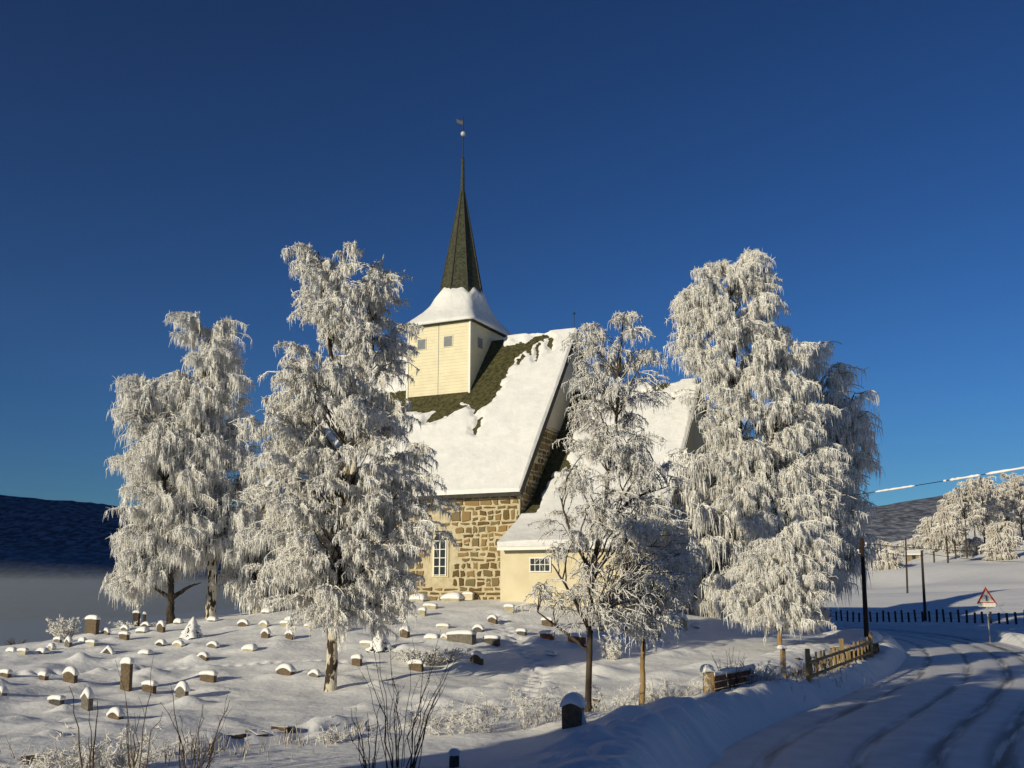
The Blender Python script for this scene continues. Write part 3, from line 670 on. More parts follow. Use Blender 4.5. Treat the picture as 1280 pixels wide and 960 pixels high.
# ------------------------------------------------------------------ ground and road
def build_ground():
    u1 = np.linspace(-.62, .62, 620); u = np.concatenate([np.linspace(-3.6, -.64, 60), u1, np.linspace(.64, 3.6, 60)])
    ys = [-40.]
    while ys[-1] < 900:
        y = ys[-1]; ys.append(y + (.8 if y < 9 else .055 + .0022 * max(0, y - 12) if y < 62 else .165 * (y / 62) ** 1.8 + .1))
    ys = np.array(ys); U, Yg = np.meshgrid(u, ys); X = U * (Yg + 6 + 45 * (Yg < 0) * 0 + np.where(Yg < 9, 9 - Yg, 0) * 1.0)
    Z = ground_h(X, Yg)
    o = mesh_np('ground', np.stack([X, Yg, Z], -1), grid_faces(len(ys), len(u)), M['ground'], smooth=True); tag(o, kind='structure'); print('ground', Z.size)
build_ground()
def road_mat():
    m = nmat('road_snow', (.68, .67, .67), (.82, .81, .81), 1.6, .6, .012, 9); nt = m.node_tree; b = nt.nodes['Principled BSDF']
    uv = nt.nodes.new('ShaderNodeAttribute'); uv.attribute_name = 'lane'
    sx = nt.nodes.new('ShaderNodeSeparateXYZ'); nt.links.new(uv.outputs['Vector'], sx.inputs[0])
    nz = nt.nodes.new('ShaderNodeTexNoise'); nz.inputs['Scale'].default_value = 1.0; nz.inputs['Detail'].default_value = 5
    mp = nt.nodes.new('ShaderNodeMapping'); mp.inputs['Scale'].default_value = (3, .22, 1); nt.links.new(uv.outputs['Vector'], mp.inputs['Vector']); nt.links.new(mp.outputs[0], nz.inputs['Vector'])
    acc = None
    for c, wd, st in ((-1.85, .24, .75), (-.45, .24, .7), (.75, .30, .85), (1.75, .42, .9), (2.25, .15, .4)):
        wob = nt.nodes.new('ShaderNodeMath'); wob.operation = 'MULTIPLY_ADD'; wob.inputs[1].default_value = .14; nt.links.new(nz.outputs['Fac'], wob.inputs[0]); nt.links.new(sx.outputs['X'], wob.inputs[2])
        s = nt.nodes.new('ShaderNodeMath'); s.operation = 'SUBTRACT'; s.inputs[1].default_value = c + .07; nt.links.new(wob.outputs[0], s.inputs[0])
        a = nt.nodes.new('ShaderNodeMath'); a.operation = 'ABSOLUTE'; nt.links.new(s.outputs[0], a.inputs[0])
        r = nt.nodes.new('ShaderNodeMapRange'); r.inputs['From Min'].default_value = 0; r.inputs['From Max'].default_value = wd; r.inputs['To Min'].default_value = st; r.inputs['To Max'].default_value = 0; r.interpolation_type = 'SMOOTHSTEP'
        nt.links.new(a.outputs[0], r.inputs['Value'])
        if acc is None: acc = r.outputs[0]
        else:
            q = nt.nodes.new('ShaderNodeMath'); q.operation = 'MAXIMUM'; nt.links.new(acc, q.inputs[0]); nt.links.new(r.outputs[0], q.inputs[1]); acc = q.outputs[0]
    n3 = nt.nodes.new('ShaderNodeTexNoise'); n3.inputs['Scale'].default_value = 1; n3.inputs['Detail'].default_value = 6
    mp3 = nt.nodes.new('ShaderNodeMapping'); mp3.inputs['Scale'].default_value = (5, .35, 1); nt.links.new(uv.outputs['Vector'], mp3.inputs['Vector']); nt.links.new(mp3.outputs[0], n3.inputs['Vector'])
    mr = nt.nodes.new('ShaderNodeMapRange'); mr.inputs['From Min'].default_value = .38; mr.inputs['From Max'].default_value = .55; nt.links.new(n3.outputs['Fac'], mr.inputs['Value'])
    ml = nt.nodes.new('ShaderNodeMath'); ml.operation = 'MULTIPLY'; nt.links.new(acc, ml.inputs[0]); nt.links.new(mr.outputs[0], ml.inputs[1])
    mx = nt.nodes.new('ShaderNodeMix'); mx.data_type = 'RGBA'; nt.links.new(ml.outputs[0], mx.inputs['Factor'])
    nt.links.new(b.inputs['Base Color'].links[0].from_socket, mx.inputs['A']); mx.inputs['B'].default_value = (.10, .095, .09, 1); nt.links.new(mx.outputs['Result'], b.inputs['Base Color'])
    return m
M['road'] = road_mat()
def build_road():
    d = np.gradient(ROAD, axis=0); d /= np.linalg.norm(d, axis=1)[:, None]; nrm = np.stack([d[:, 1], -d[:, 0]], -1)
    R = []; 
    for i in range(len(ROAD) - 1):
        for t in np.linspace(0, 1, 8, endpoint=False): R.append(np.concatenate([ROAD[i] * (1 - t) + ROAD[i + 1] * t, nrm[i] * (1 - t) + nrm[i + 1] * t]))
    R = np.array(R); arcl = np.concatenate([[0], np.cumsum(np.hypot(*np.diff(R[:, :2], axis=0).T))])
    off = np.linspace(-2.95, 2.95, 90); V = R[:, None, :2] + off[None, :, None] * R[:, None, 2:]
    rut = sum(-.03 * np.exp(-((off - c) / .16) ** 2) for c in (-1.85, -.45, .75, 1.65)) + .02 * np.exp(-((off - .15) / .3) ** 2)
    Z = rut[None] + .004 * fbm(V[..., 0], V[..., 1], .5, 3, 41) + .004
    Z = Z - .09 * ss(2.72, 2.95, np.abs(off))[None]
    o = mesh_np('road', np.concatenate([V, Z[..., None]], -1), grid_faces(len(R), len(off)), M['road'], smooth=True); tag(o, kind='structure')
    a = o.data.attributes.new('lane', 'FLOAT_VECTOR', 'POINT'); L = np.stack([np.broadcast_to(off[None], Z.shape), np.broadcast_to(arcl[:, None], Z.shape), np.zeros(Z.shape)], -1)
    a.data.foreach_set('vector', L.astype(np.float32).ravel())
build_road()

# ------------------------------------------------------------------ far hills, an added shading ridge and the lake
def ridge(name, pts, depth, mat, kind='structure', nz=40, seed=0, foot=-40, rough=.10):
    """mountain ridge: pts = (x, y, crest height); falls to the foot on both sides"""
    P = np.array(pts, float); t = np.linspace(0, len(P) - 1, 260); Q = np.stack([np.interp(t, np.arange(len(P)), P[:, k]) for k in range(3)], -1)
    d = np.gradient(Q[:, :2], axis=0); d /= np.linalg.norm(d, axis=1)[:, None]; nr = np.stack([d[:, 1], -d[:, 0]], -1)
    s = np.linspace(-1, 1, nz * 2 + 1); XY = Q[:, None, :2] + nr[:, None] * (s * depth)[None, :, None]
    prof = np.cos(np.clip(np.abs(s), 0, 1) * math.pi / 2) ** 1.1
    Z = foot + (Q[:, 2] - foot)[:, None] * prof[None] * (1 + rough * fbm(XY[..., 0], XY[..., 1], depth * .5, 5, seed) * ss(0, .25, np.abs(s))[None]) + (2 + 40 * (rough - .03)) * np.abs(vnoise(XY[..., 0], XY[..., 1], 30, seed + 3)) * (prof > .05)[None]
    o = mesh_np(name, np.concatenate([XY, Z[..., None]], -1), grid_faces(len(Q), len(s)), mat, smooth=True); return tag(o, kind=kind)
M['forest_dark'] = nmat('spruce_hillside', (.05, .065, .09), (.22, .26, .32), .10, 1, 0, .05, lo=.42, hi=.62, detail=12, spec=0, stretch=(1, .4, 1))
M['forest_frost'] = nmat('frosted_hillside', (.085, .095, .125), (.34, .35, .385), .12, 1, 4, .12, lo=.40, hi=.72, detail=13, spec=0, stretch=(1, .3, 1))
def crest(pl, Y): return [tuple(at(px, py, Y * f)) for px, py, f in pl]
ridge('hills', crest([(-700, 600, .7), (-350, 612, .8), (-120, 612, .9), (0, 624, 1), (35, 634, 1), (70, 629, 1.03), (105, 632, 1.05), (155, 647, 1.08), (250, 672, 1.15), (420, 700, 1.3), (560, 712, 1.4)], 2600), 1500, M['forest_dark'], seed=3, foot=-60)
ridge('hills', crest([(620, 712, 1.5), (780, 690, 1.35), (900, 668, 1.2), (1000, 650, 1.1), (1090, 640, 1), (1150, 634, .95), (1200, 631, .9), (1400, 600, .8), (1800, 560, .7)], 2200), 1100, M['forest_frost'], seed=9, foot=-60, rough=.03)
ridge('hills', [(-2150, -1250, 760), (-2400, -900, 980), (-2700, -200, 1080), (-2900, 600, 1120), (-3000, 1500, 1060), (-3000, 2300, 800)], 520, M['forest_dark'], seed=14, foot=-60)  # unseen ridge, added far left so that the lake lies in shade
mb = MB(); mb.add([(-9000, 60, -34.5), (3500, 60, -34.5), (3500, 9000, -34.5), (-9000, 9000, -34.5)], [(0, 1, 2, 3)]); tag(mb.build('lake', M['snow']), kind='structure')

# ------------------------------------------------------------------ trees
def tubes(P, R, sides=3, seed=0):
    N, K, _ = P.shape; T = np.gradient(P, axis=1); T /= np.linalg.norm(T, axis=2, keepdims=True) + 1e-9
    rg = np.random.default_rng(seed); ref = rg.normal(size=(N, 1, 3)); ref /= np.linalg.norm(ref, axis=2, keepdims=True)
    A = np.cross(T, ref); A /= np.linalg.norm(A, axis=2, keepdims=True) + 1e-9; B = np.cross(T, A)
    an = np.arange(sides) * 2 * math.pi / sides
    V = P[:, :, None] + (A[:, :, None] * np.cos(an)[None, None, :, None] + B[:, :, None] * np.sin(an)[None, None, :, None]) * R[:, :, None, None]
    n = np.arange(N)[:, None, None] * K * sides; k = np.arange(K - 1)[None, :, None] * sides; s = np.arange(sides)[None, None]; s2 = (s + 1) % sides
    F_ = np.stack([n + k + s, n + k + s2, n + k + sides + s2, n + k + sides + s], -1).reshape(-1, 4)
    return V.reshape(-1, 3), F_
def bez(a, c, b, K):
    t = np.linspace(0, 1, K)[None, :, None]; return a[:, None] * (1 - t) ** 2 + c[:, None] * 2 * t * (1 - t) + b[:, None] * t * t
def rep(P, idx): return P[idx]
def make_tree(name, label, trunks, env, Y, n1, n2, n3, depth=.75, strand=(.3, .8), srad=.014, droop=1.0, limb_r=.05, r0=.2, bark='birch', frost='frost', seed=1, group=None, cat='tree', spiky=.3, rise=.9, sec=1.0, crown_dy=0, snowy='bark', tsides=10, gap=.28, fine=1.0, shrink=.93, clump=.55, open_low=0):
    rg = np.random.default_rng(seed)
    # trunks: list of pixel polylines from foot up, r scale
    foot = at(trunks[0][0][0][0], trunks[0][0][0][1], Y); foot[2] = gz(foot[0], foot[1])
    root = empty(name, foot, 0, label, cat, group)
    stems = []
    mbt = MB()
    for pl, r1 in trunks:
        pts = [at(px, py, Y + (0 if i == 0 else dy)) for i, (px, py, dy) in enumerate([(q[0], q[1], q[2] if len(q) > 2 else 0) for q in pl])]
        pts = np.array(pts); 
        if pl is trunks[0][0]: pts[0][2] = foot[2] - .3
        c = []
        tt = np.linspace(0, len(pts) - 1, 18)
        P_ = catmull(pts, 6); tt = np.linspace(0, len(P_) - 1, 18).astype(int); P_ = P_[tt]
        P_[1:-1, :2] += rg.normal(size=(16, 2)) * r1 * .16
        zz = np.linspace(0, 1, 18); rad = r1 * (1 - zz) ** .8 + .012; rad[0] *= 1.25
        mbt.tube([tuple(p - foot) for p in P_], list(rad), tsides); stems.append(P_)
    mbt.build('trunk', M[bark], root, True)
    env = np.array(env, float)        # py, xl, xr  top to bottom
    yy = np.linspace(env[0, 0], env[-1, 0], 80); xl = np.interp(yy, env[:, 0], env[:, 1]); xr = np.interp(yy, env[:, 0], env[:, 2])
    wts = (xr - xl) + 10
    Yc = Y + crown_dy
    zrow = np.array([at(640, y, Yc)[2] for y in yy]); sc_ = np.array([Yc / ray(640, y)[1] / F for y in yy])
    cxr = ((xl + xr) / 2 - 640) * sc_; hw = (xr - xl) / 2 * sc_
    wmax = hw.max(); hd = np.minimum(hw, wmax) * depth * .75 + wmax * depth * .25
    def sample(n, rho_lo, k=None):
        r = rg.choice(len(yy), n, p=wts / wts.sum()) if k is None else k; th = rg.uniform(0, 2 * math.pi, n); rho = np.sqrt(rg.uniform(rho_lo ** 2, 1, n))
        return np.stack([cxr[r] + hw[r] * rho * np.cos(th), Yc + hd[r] * rho * np.sin(th), zrow[r]], -1)
    # stratified rows for even cover
    cdf = np.cumsum(wts / wts.sum()); rows = np.searchsorted(cdf, (np.arange(n1) + rg.random(n1)) / n1).clip(0, len(yy) - 1)
    tip = sample(n1, .42, rows); tip[:, 0] = cxr[rows] + (tip[:, 0] - cxr[rows]) * shrink
    S = np.concatenate(stems); 
    horiz = np.hypot(tip[:, None, 0] - S[None, :, 0], tip[:, None, 1] - S[None, :, 1])
    want = tip[:, None, 2] - rise * horiz - .2
    cost = np.abs(S[None, :, 2] - want) + .25 * horiz + 3 * (S[None, :, 2] > tip[:, None, 2])
    zmin = foot[2] + .22 * (S[:, 2].max() - foot[2]); cost = cost + 50 * (S[None, :, 2] < min(zmin, zrow[-1] + .2) - .1)
    o = S[np.argmin(cost, axis=1)]
    L = np.linalg.norm(tip - o, axis=1)
    ctrl_ = o + (tip - o) * .62; ctrl_[:, 2] += L * .26 * droop
    K1 = 9; P1 = bez(o, ctrl_, tip, K1); P1[:, 1:-1] += rg.normal(size=(n1, K1 - 2, 3)) * (L * .022)[:, None, None]
    R1 = (limb_r * (L / (L.mean() + 1e-6)) ** .6)[:, None] * np.linspace(1, .16, K1)[None] + .004
    # secondary
    N2 = n1 * n2; i1 = np.repeat(np.arange(n1), n2); t = rg.uniform(.30, 1, N2) ** .8; ft = t * (K1 - 1); a = np.floor(ft).astype(int).clip(0, K1 - 2); fr = (ft - a)[:, None]
    o2 = P1[i1, a] * (1 - fr) + P1[i1, a + 1] * fr
    od = (tip - o)[i1]; od[:, 2] = 0; od /= np.linalg.norm(od, axis=1)[:, None] + 1e-6
    dr = rg.normal(size=(N2, 3)); dr[:, 2] = -np.abs(dr[:, 2]) * .25; dr /= np.linalg.norm(dr, axis=1)[:, None]; dr = dr * .85 + od * .5
    L2 = rg.uniform(.45, 1.15, N2) * sec * (1.15 - .45 * t)
    e2 = o2 + dr * L2[:, None]; e2[:, 2] += L2 * .12 * (1 - droop) - .14 * L2 * droop
    c2 = o2 + dr * (L2 * .6)[:, None]; c2[:, 2] += .24 * L2
    K2 = 6; P2 = bez(o2, c2, e2, K2); P2 += rg.normal(size=P2.shape) * .015
    R2 = np.broadcast_to(np.linspace(1, .5, K2)[None] * limb_r * .30 + .003, (N2, K2))
    Vb, Fb = tubes(P1 - foot, R1, 5, 1); V2, F2 = tubes(P2 - foot, np.array(R2), 3, 2)
    mesh_np('branches', np.concatenate([Vb, V2]), np.concatenate([Fb, F2 + len(Vb)]), M[snowy], root, smooth=True)
    # frosted twigs hanging off the secondaries
    N3 = N2 * n3; i2 = np.repeat(np.arange(N2), n3); t = rg.uniform(.12, 1, N3); ft = t * (K2 - 1); a = np.floor(ft).astype(int).clip(0, K2 - 2); fr = (ft - a)[:, None]
    o3 = P2[i2, a] * (1 - fr) + P2[i2, a + 1] * fr
    keepg = (vnoise(o3[:, 0] + o3[:, 1] * .6, o3[:, 2], clump, seed) + .5 * vnoise(o3[:, 1], o3[:, 2] + o3[:, 0], clump * .6, seed + 1)) > -1.1 + 2 * gap
    if open_low: keepg &= rg.random(N3) > .80 * ss(0, 1, (open_low - o3[:, 2]) / 1.5)
    o3 = o3[keepg]; i2 = i2[keepg]; N3 = len(o3)
    rnd = rg.normal(size=(N3, 3)); rnd /= np.linalg.norm(rnd, axis=1)[:, None]
    spk = rg.random(N3) < spiky
    Ls = rg.uniform(strand[0], strand[1], N3) * np.where(spk, .5, 1); Ls = Ls * (.6 + .8 * rg.random(N3) ** 2)
    hd_ = rnd.copy(); hd_[:, 2] = 0
    out = np.where(spk[:, None], rnd * Ls[:, None] * .8, hd_ * (Ls * .26)[:, None])
    end = o3 + out; end[:, 2] -= np.where(spk, -.05 * Ls, Ls * .95)
    mid = o3 + out * .75; mid[:, 2] += np.where(spk, .04, .06) * Ls
    K3 = 5; P3 = bez(o3, mid, end, K3); P3[:, 1:] += rg.normal(size=(N3, K3 - 1, 3)) * .010
    rr_ = srad * rg.uniform(.6, 1.35, N3) * fine
    R3 = rr_[:, None] * np.array([.75, 1.1, 1.0, .85, .3])[None] * rg.uniform(.75, 1.25, (N3, K3))
    V3, F3 = tubes(P3 - foot, R3, 3, 3)
    # snow and rime clots lying along the secondaries' tops
    Pc = P2[:, 1:] + np.array([0, 0, srad * .9]); Rc = np.broadcast_to(np.array([1.3, 1.7, 1.5, 1.3, .7])[None] * srad * 1.0, (N2, K2 - 1)) * rg.uniform(.6, 1.3, (N2, K2 - 1))
    V4, F4 = tubes(Pc - foot, Rc, 4, 4)
    mesh_np('crown', np.concatenate([V3, V4]), np.concatenate([F3, F4 + len(V3)]), M[frost], root)
    print(name, label[:30], 'strands', N3)
    return root

# ---- the birches
T = make_tree
T('birch_tree', 'tall hoar-frosted birch with twin top and white-barked trunk in the middle of the churchyard',
  [([(413, 858), (415, 800), (420, 720), (428, 640), (432, 560), (420, 470), (405, 380), (398, 315)], .155), ([(424, 690), (440, 600), (455, 500), (466, 420), (474, 350), (480, 318)], .09)],
  [(312, 376, 418), (324, 368, 508), (345, 370, 512), (385, 366, 512), (425, 375, 505), (445, 335, 505), (460, 303, 512), (500, 312, 520), (545, 312, 530), (590, 306, 556), (650, 308, 560), (690, 304, 552), (730, 322, 530), (765, 338, 512), (785, 395, 490)],
  26.5, 260, 13, 72, strand=(.08, .28), srad=.0088, limb_r=.017, seed=11, spiky=.55, sec=.72, gap=.24, clump=.4, shrink=1.0)
T('birch_tree', 'frosted weeping birch with pale upright trunk on the hill crest left of the church',
  [([(263, 772), (264, 700), (262, 620), (258, 520), (254, 440), (250, 400)], .24)],
  [(389, 238, 258), (402, 237, 284), (440, 236, 290), (450, 222, 304), (480, 196, 304), (520, 178, 308), (560, 190, 312), (620, 200, 322), (670, 205, 330), (695, 215, 328)],
  46, 150, 15, 62, strand=(.12, .6), srad=.0118, limb_r=.04, seed=12, shrink=1.0, spiky=.42, sec=1.15, rise=1.1, gap=.28, clump=.7)
T('birch_tree', 'broad frosted birch with dark forking trunk, the leftmost tree of the photo',
  [([(212, 776), (214, 748), (216, 742)], .22), ([(215, 748), (198, 738), (180, 726)], .10), ([(216, 747), (236, 734), (252, 728)], .10), ([(215, 748), (212, 700), (205, 600), (190, 520)], .12)],
  [(468, 172, 200), (485, 165, 215), (520, 152, 235), (550, 147, 250), (590, 165, 260), (640, 160, 265), (665, 146, 265), (685, 152, 255), (705, 142, 235), (725, 137, 195), (742, 140, 172)],
  45, 155, 14, 58, strand=(.12, .6), srad=.0118, limb_r=.04, seed=13, shrink=1.0, spiky=.42, sec=1.15, rise=.6, gap=.28, clump=.7, bark='trunk_dark', frost='frost')
T('birch_tree', 'small dense frosted birch left of the church, behind the tall twin-topped birch',
  [([(326, 768), (322, 740), (316, 700)], .12)],
  [(640, 300, 345), (680, 285, 350), (720, 282, 350), (755, 290, 345)], 47, 50, 11, 18, strand=(.3, .8), srad=.02, limb_r=.05, seed=14, rise=.8, gap=.3, bark='trunk_dark')
T('birch_tree', 'open-branched young frosted birch with slim dark trunk in front of the sacristy',
  [([(737, 893), (735, 865), (738, 810), (738, 745), (748, 670), (760, 605), (770, 520), (776, 440), (778, 405)], .058), ([(738, 790), (715, 745), (690, 705)], .035), ([(739, 770), (775, 735), (815, 690)], .035), ([(738, 815), (705, 790), (672, 765)], .03), ([(742, 720), (715, 670), (700, 620)], .03), ([(750, 665), (790, 625), (835, 608)], .03)],
  [(394, 735, 798), (412, 722, 805), (440, 720, 826), (460, 716, 826), (500, 722, 822), (540, 712, 826), (580, 692, 850), (620, 690, 870), (660, 680, 880), (700, 668, 885), (735, 662, 880), (765, 662, 850), (785, 700, 800)],
  20.5, 180, 10, 34, strand=(.06, .22), srad=.0060, open_low=4.6, limb_r=.013, seed=15, spiky=.6, sec=.56, gap=.32, clump=.35, bark='trunk_dark', rise=.85)
T('birch_tree', 'slender young birch with yellow lit trunk and bare lower twigs, right of the front birch',
  [([(800, 893), (803, 850), (804, 800), (806, 740), (808, 690), (812, 640)], .05)],
  [(625, 795, 830), (650, 778, 850), (690, 765, 868), (740, 762, 872), (770, 775, 850), (790, 790, 825)],
  21, 60, 9, 22, strand=(.07, .26), srad=.0068, limb_r=.012, seed=16, spiky=.55, sec=.5, gap=.36, clump=.35, bark='thin_bark', rise=.8)
T('birch_tree', 'tallest and widest frosted weeping birch right of the church',
  [([(925, 780), (928, 700), (925, 600), (920, 500), (915, 400), (912, 330)], .30), ([(927, 690), (950, 600), (975, 520), (985, 440)], .14)],
  [(316, 884, 948), (330, 876, 965), (345, 858, 965), (375, 842, 980), (400, 840, 984), (440, 845, 1000), (480, 860, 1015), (520, 866, 1030), (560, 868, 1052), (600, 868, 1064), (640, 876, 1064), (680, 884, 1060), (720, 895, 1050), (735, 905, 1030)],
  44, 340, 14, 62, strand=(.11, .5), srad=.0112, depth=.6, limb_r=.032, seed=17, shrink=1.0, spiky=.45, sec=1.0, rise=1.0, gap=.28, clump=.65, bark='trunk_dark')
T('birch_tree', 'shaded bluish weeping birch showing behind the right edge of the tallest birch',
  [([(1010, 775), (1015, 700), (1022, 600), (1020, 500), (1018, 450)], .22)],
  [(430, 1008, 1030), (455, 1000, 1062), (480, 1000, 1064), (500, 1005, 1090), (525, 1010, 1100), (560, 1010, 1096), (600, 1010, 1084), (640, 1010, 1082), (700, 1010, 1080), (735, 1015, 1065)],
  51, 110, 10, 26, strand=(.25, .95), srad=.017, limb_r=.06, seed=18, spiky=.15, sec=1.1, rise=1.0, gap=.28, bark='trunk_dark')
T('birch_tree', 'dim frosted birch in the church shade between the chancel and the tallest birch',
  [([(878, 778), (880, 730), (882, 660), (880, 600)], .15), ([(879, 745), (862, 690), (852, 640)], .07)],
  [(560, 850, 905), (600, 838, 925), (650, 832, 935), (700, 832, 935), (740, 838, 925), (772, 850, 915)],
  44, 70, 11, 24, strand=(.3, 1.0), srad=.017, limb_r=.06, seed=19, spiky=.15, sec=1.0, gap=.22, bark='trunk_dark', rise=.9)
T('birch_tree', 'low umbrella-shaped frosted weeping birch with thin pale trunk by the road wall',
  [([(977, 846), (975, 800), (976, 765), (978, 720), (976, 690)], .085)],
  [(652, 985, 1005), (672, 955, 1030), (695, 930, 1042), (715, 918, 1050), (735, 902, 1050), (755, 897, 1045), (775, 905, 1030)],
  33, 115, 14, 58, strand=(.09, .34), srad=.0076, limb_r=.02, seed=20, spiky=.3, sec=.7, rise=.3, gap=.22, clump=.45, bark='thin_bark')
# trees on the far hillside
FT = [(1182, 668, 640, 1172, 1194, 215), (1205, 655, 600, 1188, 1228, 240), (1228, 655, 594, 1208, 1246, 250), (1258, 660, 590, 1236, 1284, 235), (1290, 665, 588, 1262, 1330, 225), (1252, 700, 652, 1234, 1272, 150), (1170, 690, 668, 1160, 1184, 260),
      (1105, 712, 688, 1094, 1122, 190), (1150, 690, 668, 1138, 1162, 330), (1215, 694, 672, 1203, 1228, 190), (1330, 700, 640, 1300, 1370, 170),
      (1166, 682, 640, 1150, 1188, 262), (1192, 670, 614, 1174, 1212, 252), (1240, 672, 602, 1218, 1262, 228), (1275, 645, 592, 1254, 1300, 262), (1216, 645, 600, 1200, 1238, 285), (1100, 704, 676, 1086, 1118, 260), (1128, 696, 676, 1118, 1140, 330), (1194, 690, 664, 1180, 1208, 230)]
FL = ['frosted tree at the left end of the far hillside grove', 'tall frosted tree left of the middle in the far hillside grove above the small hut', 'tall frosted tree in the middle of the far hillside grove', 'large frosted tree with dark trunk touching the power line at right', 'frosted tree cut by the right edge of the photo on the far hillside',
      'small frosted tree with a dark trunk standing in the open field far right', 'low frosted bushy tree below the left end of the far grove', 'dark round bushy tree beside the far farm shed', 'faint frosted tree in front of the farthest hillside', 'low frosted thicket below the far hut', 'frosted tree beyond the right edge of the photo',
      'low frosted tree where the far grove slopes down to the left', 'frosted tree second from the left end of the far grove', 'frosted tree right of the middle of the far grove, just above the field tree', 'high frosted tree at the right end of the far ridge line', 'frosted tree behind the middle of the far grove', 'dark leafless bushy tree right behind the nearest utility pole', 'small pale tree between the two far farm sheds', 'low frosted shrubby tree left of the tiny hut']
for i, ((fx, fb, ft_, xl, xr, Y), lab) in enumerate(zip(FT, FL)):
    g0 = on_ground(fx, fb, 90, 600); m = (xl + xr) / 2; Y = g0[1] if abs(g0[1] - Y) < 120 else Y
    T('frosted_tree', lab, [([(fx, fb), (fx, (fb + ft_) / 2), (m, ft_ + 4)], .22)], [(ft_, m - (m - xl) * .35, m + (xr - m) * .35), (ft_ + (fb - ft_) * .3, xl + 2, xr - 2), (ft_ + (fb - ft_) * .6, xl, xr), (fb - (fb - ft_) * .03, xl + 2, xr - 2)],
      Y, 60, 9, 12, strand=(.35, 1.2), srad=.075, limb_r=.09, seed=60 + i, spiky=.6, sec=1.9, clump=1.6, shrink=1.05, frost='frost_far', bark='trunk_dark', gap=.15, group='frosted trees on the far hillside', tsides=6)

# ------------------------------------------------------------------ churchyard wall
wz = [(-22, .3), (-14.5, .33), (-8.3, .40), (-5.6, .36), (-3.4, .40), (-1.3, .36), (1.1, .40), (3.2, .42), (5.0, .5), (6.5, .62), (8.8, .80), (11.1, .95), (13.3, 1.1), (13.65, .95)]
wall_root = empty('stone_wall', (0, 20, 0), 0, 'long dry-stone churchyard wall half buried in snow along the road', 'wall')
wl = np.concatenate([[0], np.cumsum(np.hypot(*np.diff(WALL, axis=0).T))])
def wpt(s): return np.array([np.interp(s, wl, WALL[:, 0]), np.interp(s, wl, WALL[:, 1])])
def wtop(s): x = np.interp(s, wl, WALL[:, 0]); return float(np.interp(x, [q[0] for q in wz], [q[1] for q in wz]))
mb = MB(); rg = random.Random(8); s = 0
while s < wl[-1] - .2:
    s += rg.uniform(.14, .3); p = wpt(s); zt = wtop(s); z = -.25
    q = wpt(min(s + .2, wl[-1])) - wpt(max(0, s - .2)); an = math.atan2(q[1], q[0])
    while z < zt - .05:
        h = rg.uniform(.10, .20); w = rg.uniform(.18, .38); d = rg.uniform(.36, .46)
        Mx = Matrix.Translation((p[0] - 0 + rg.uniform(-.03, .03), p[1] + rg.uniform(-.03, .03), z + h / 2)) @ Matrix.Rotation(an + rg.uniform(-.2, .2), 4, 'Z') @ Matrix.Rotation(rg.uniform(-.12, .12), 4, 'X') @ Matrix.Rotation(rg.uniform(-.1, .1), 4, 'Y')
        V = []; 
        for a in (-1, 1):
            for b in (-1, 1):
                for c in (-1, 1): V.append(tuple(Mx @ Vector((a * w / 2 * rg.uniform(.75, 1), b * d / 2 * rg.uniform(.8, 1), c * h / 2 * rg.uniform(.75, 1.05)))))
        V = [(v[0], v[1] - 20, v[2]) for v in V]
        mb.add(V, [(0, 2, 3, 1), (4, 5, 7, 6), (0, 1, 5, 4), (2, 6, 7, 3), (0, 4, 6, 2), (1, 3, 7, 5)]); z += h * .92
mb.build('stones', M['rubble'], wall_root, bevel=.03)
SS = np.arange(0, wl[-1], .07); uu = np.linspace(-1, 1, 23); P = np.array([wpt(s_) for s_ in SS]); D = np.gradient(P, axis=0); D /= np.linalg.norm(D, axis=1)[:, None]; Nn = np.stack([-D[:, 1], D[:, 0]], -1)
wid = .34 + .07 * vnoise(SS, SS * 0, 1.1, 3) + .55 * ss(30, 34, SS)
XY = P[:, None] + Nn[:, None] * ((uu[None] * wid[:, None]) + (.50 * ss(30, 34, SS))[:, None])[..., None]
zt = np.array([wtop(s_) for s_ in SS]); kr = ss(30.5, 33, SS); hh = np.clip(.21 + .12 * fbm(SS, SS * 0, 1.2, 3, 8) * (1 - kr) + .06 * fbm(SS, SS * 0, 1.5, 2, 8) * kr, .0, .5)
Zc = zt[:, None] - .10 + (hh[:, None] + .06) * (1 - np.abs(uu[None]) ** 2.6) ** .7 + .035 * vnoise(XY[..., 0], XY[..., 1], .22, 6)
keep = (np.abs(uu[None]) < 2) & (hh[:, None] > .035)
mesh_np('snow_cap', np.concatenate([XY - np.array([0, 20]), Zc[..., None]], -1), grid_faces(len(SS), len(uu), (hh[:-1, None] > .05) & np.ones((1, len(uu) - 1), bool)), M['snow'], wall_root, smooth=True)
# granite gate post with a snow cap at the berm
p = at(717, 905, 18.0); p[2] = .15
e = empty('gate_post', p, -.3, 'dark hooded stone gatepost with thick snow cap at the foot of the front birch', 'gatepost')
mb = MB(); front = [(-.17, -.3), (.15, -.3), (.17, .62), (.11, .76), (-.11, .77), (-.18, .62)]
n = 6; mb.add([(x, -.16, z) for x, z in front] + [(x * .96, .16, z) for x, z in front], [tuple(range(6)), tuple(range(6, 12))[::-1]] + [(k, k + 6, (k + 1) % 6 + 6, (k + 1) % 6) for k in range(6)]); mb.build('post', M['granite_brown'], e, bevel=.03)
cap_mesh(.36, .34, lambda x: .74 - .9 * abs(x) ** 1.6, .13, ov=.015).build('snow_cap', M['snow'], e, True)
mb = MB(); mb.tube([(.16, -.05, -.3), (.20, -.03, .25), (.12, 0, .58)], [.10, .08, .05], 7); mb.build('side_snow', M['snow'], e, True)
p = at(568, 937, 14.6); 
p[2] = gz(p[0], p[1])
e = empty('marker_post', p, .2, 'short stubby road marker capped with snow on the shaded snowbank', 'marker post')
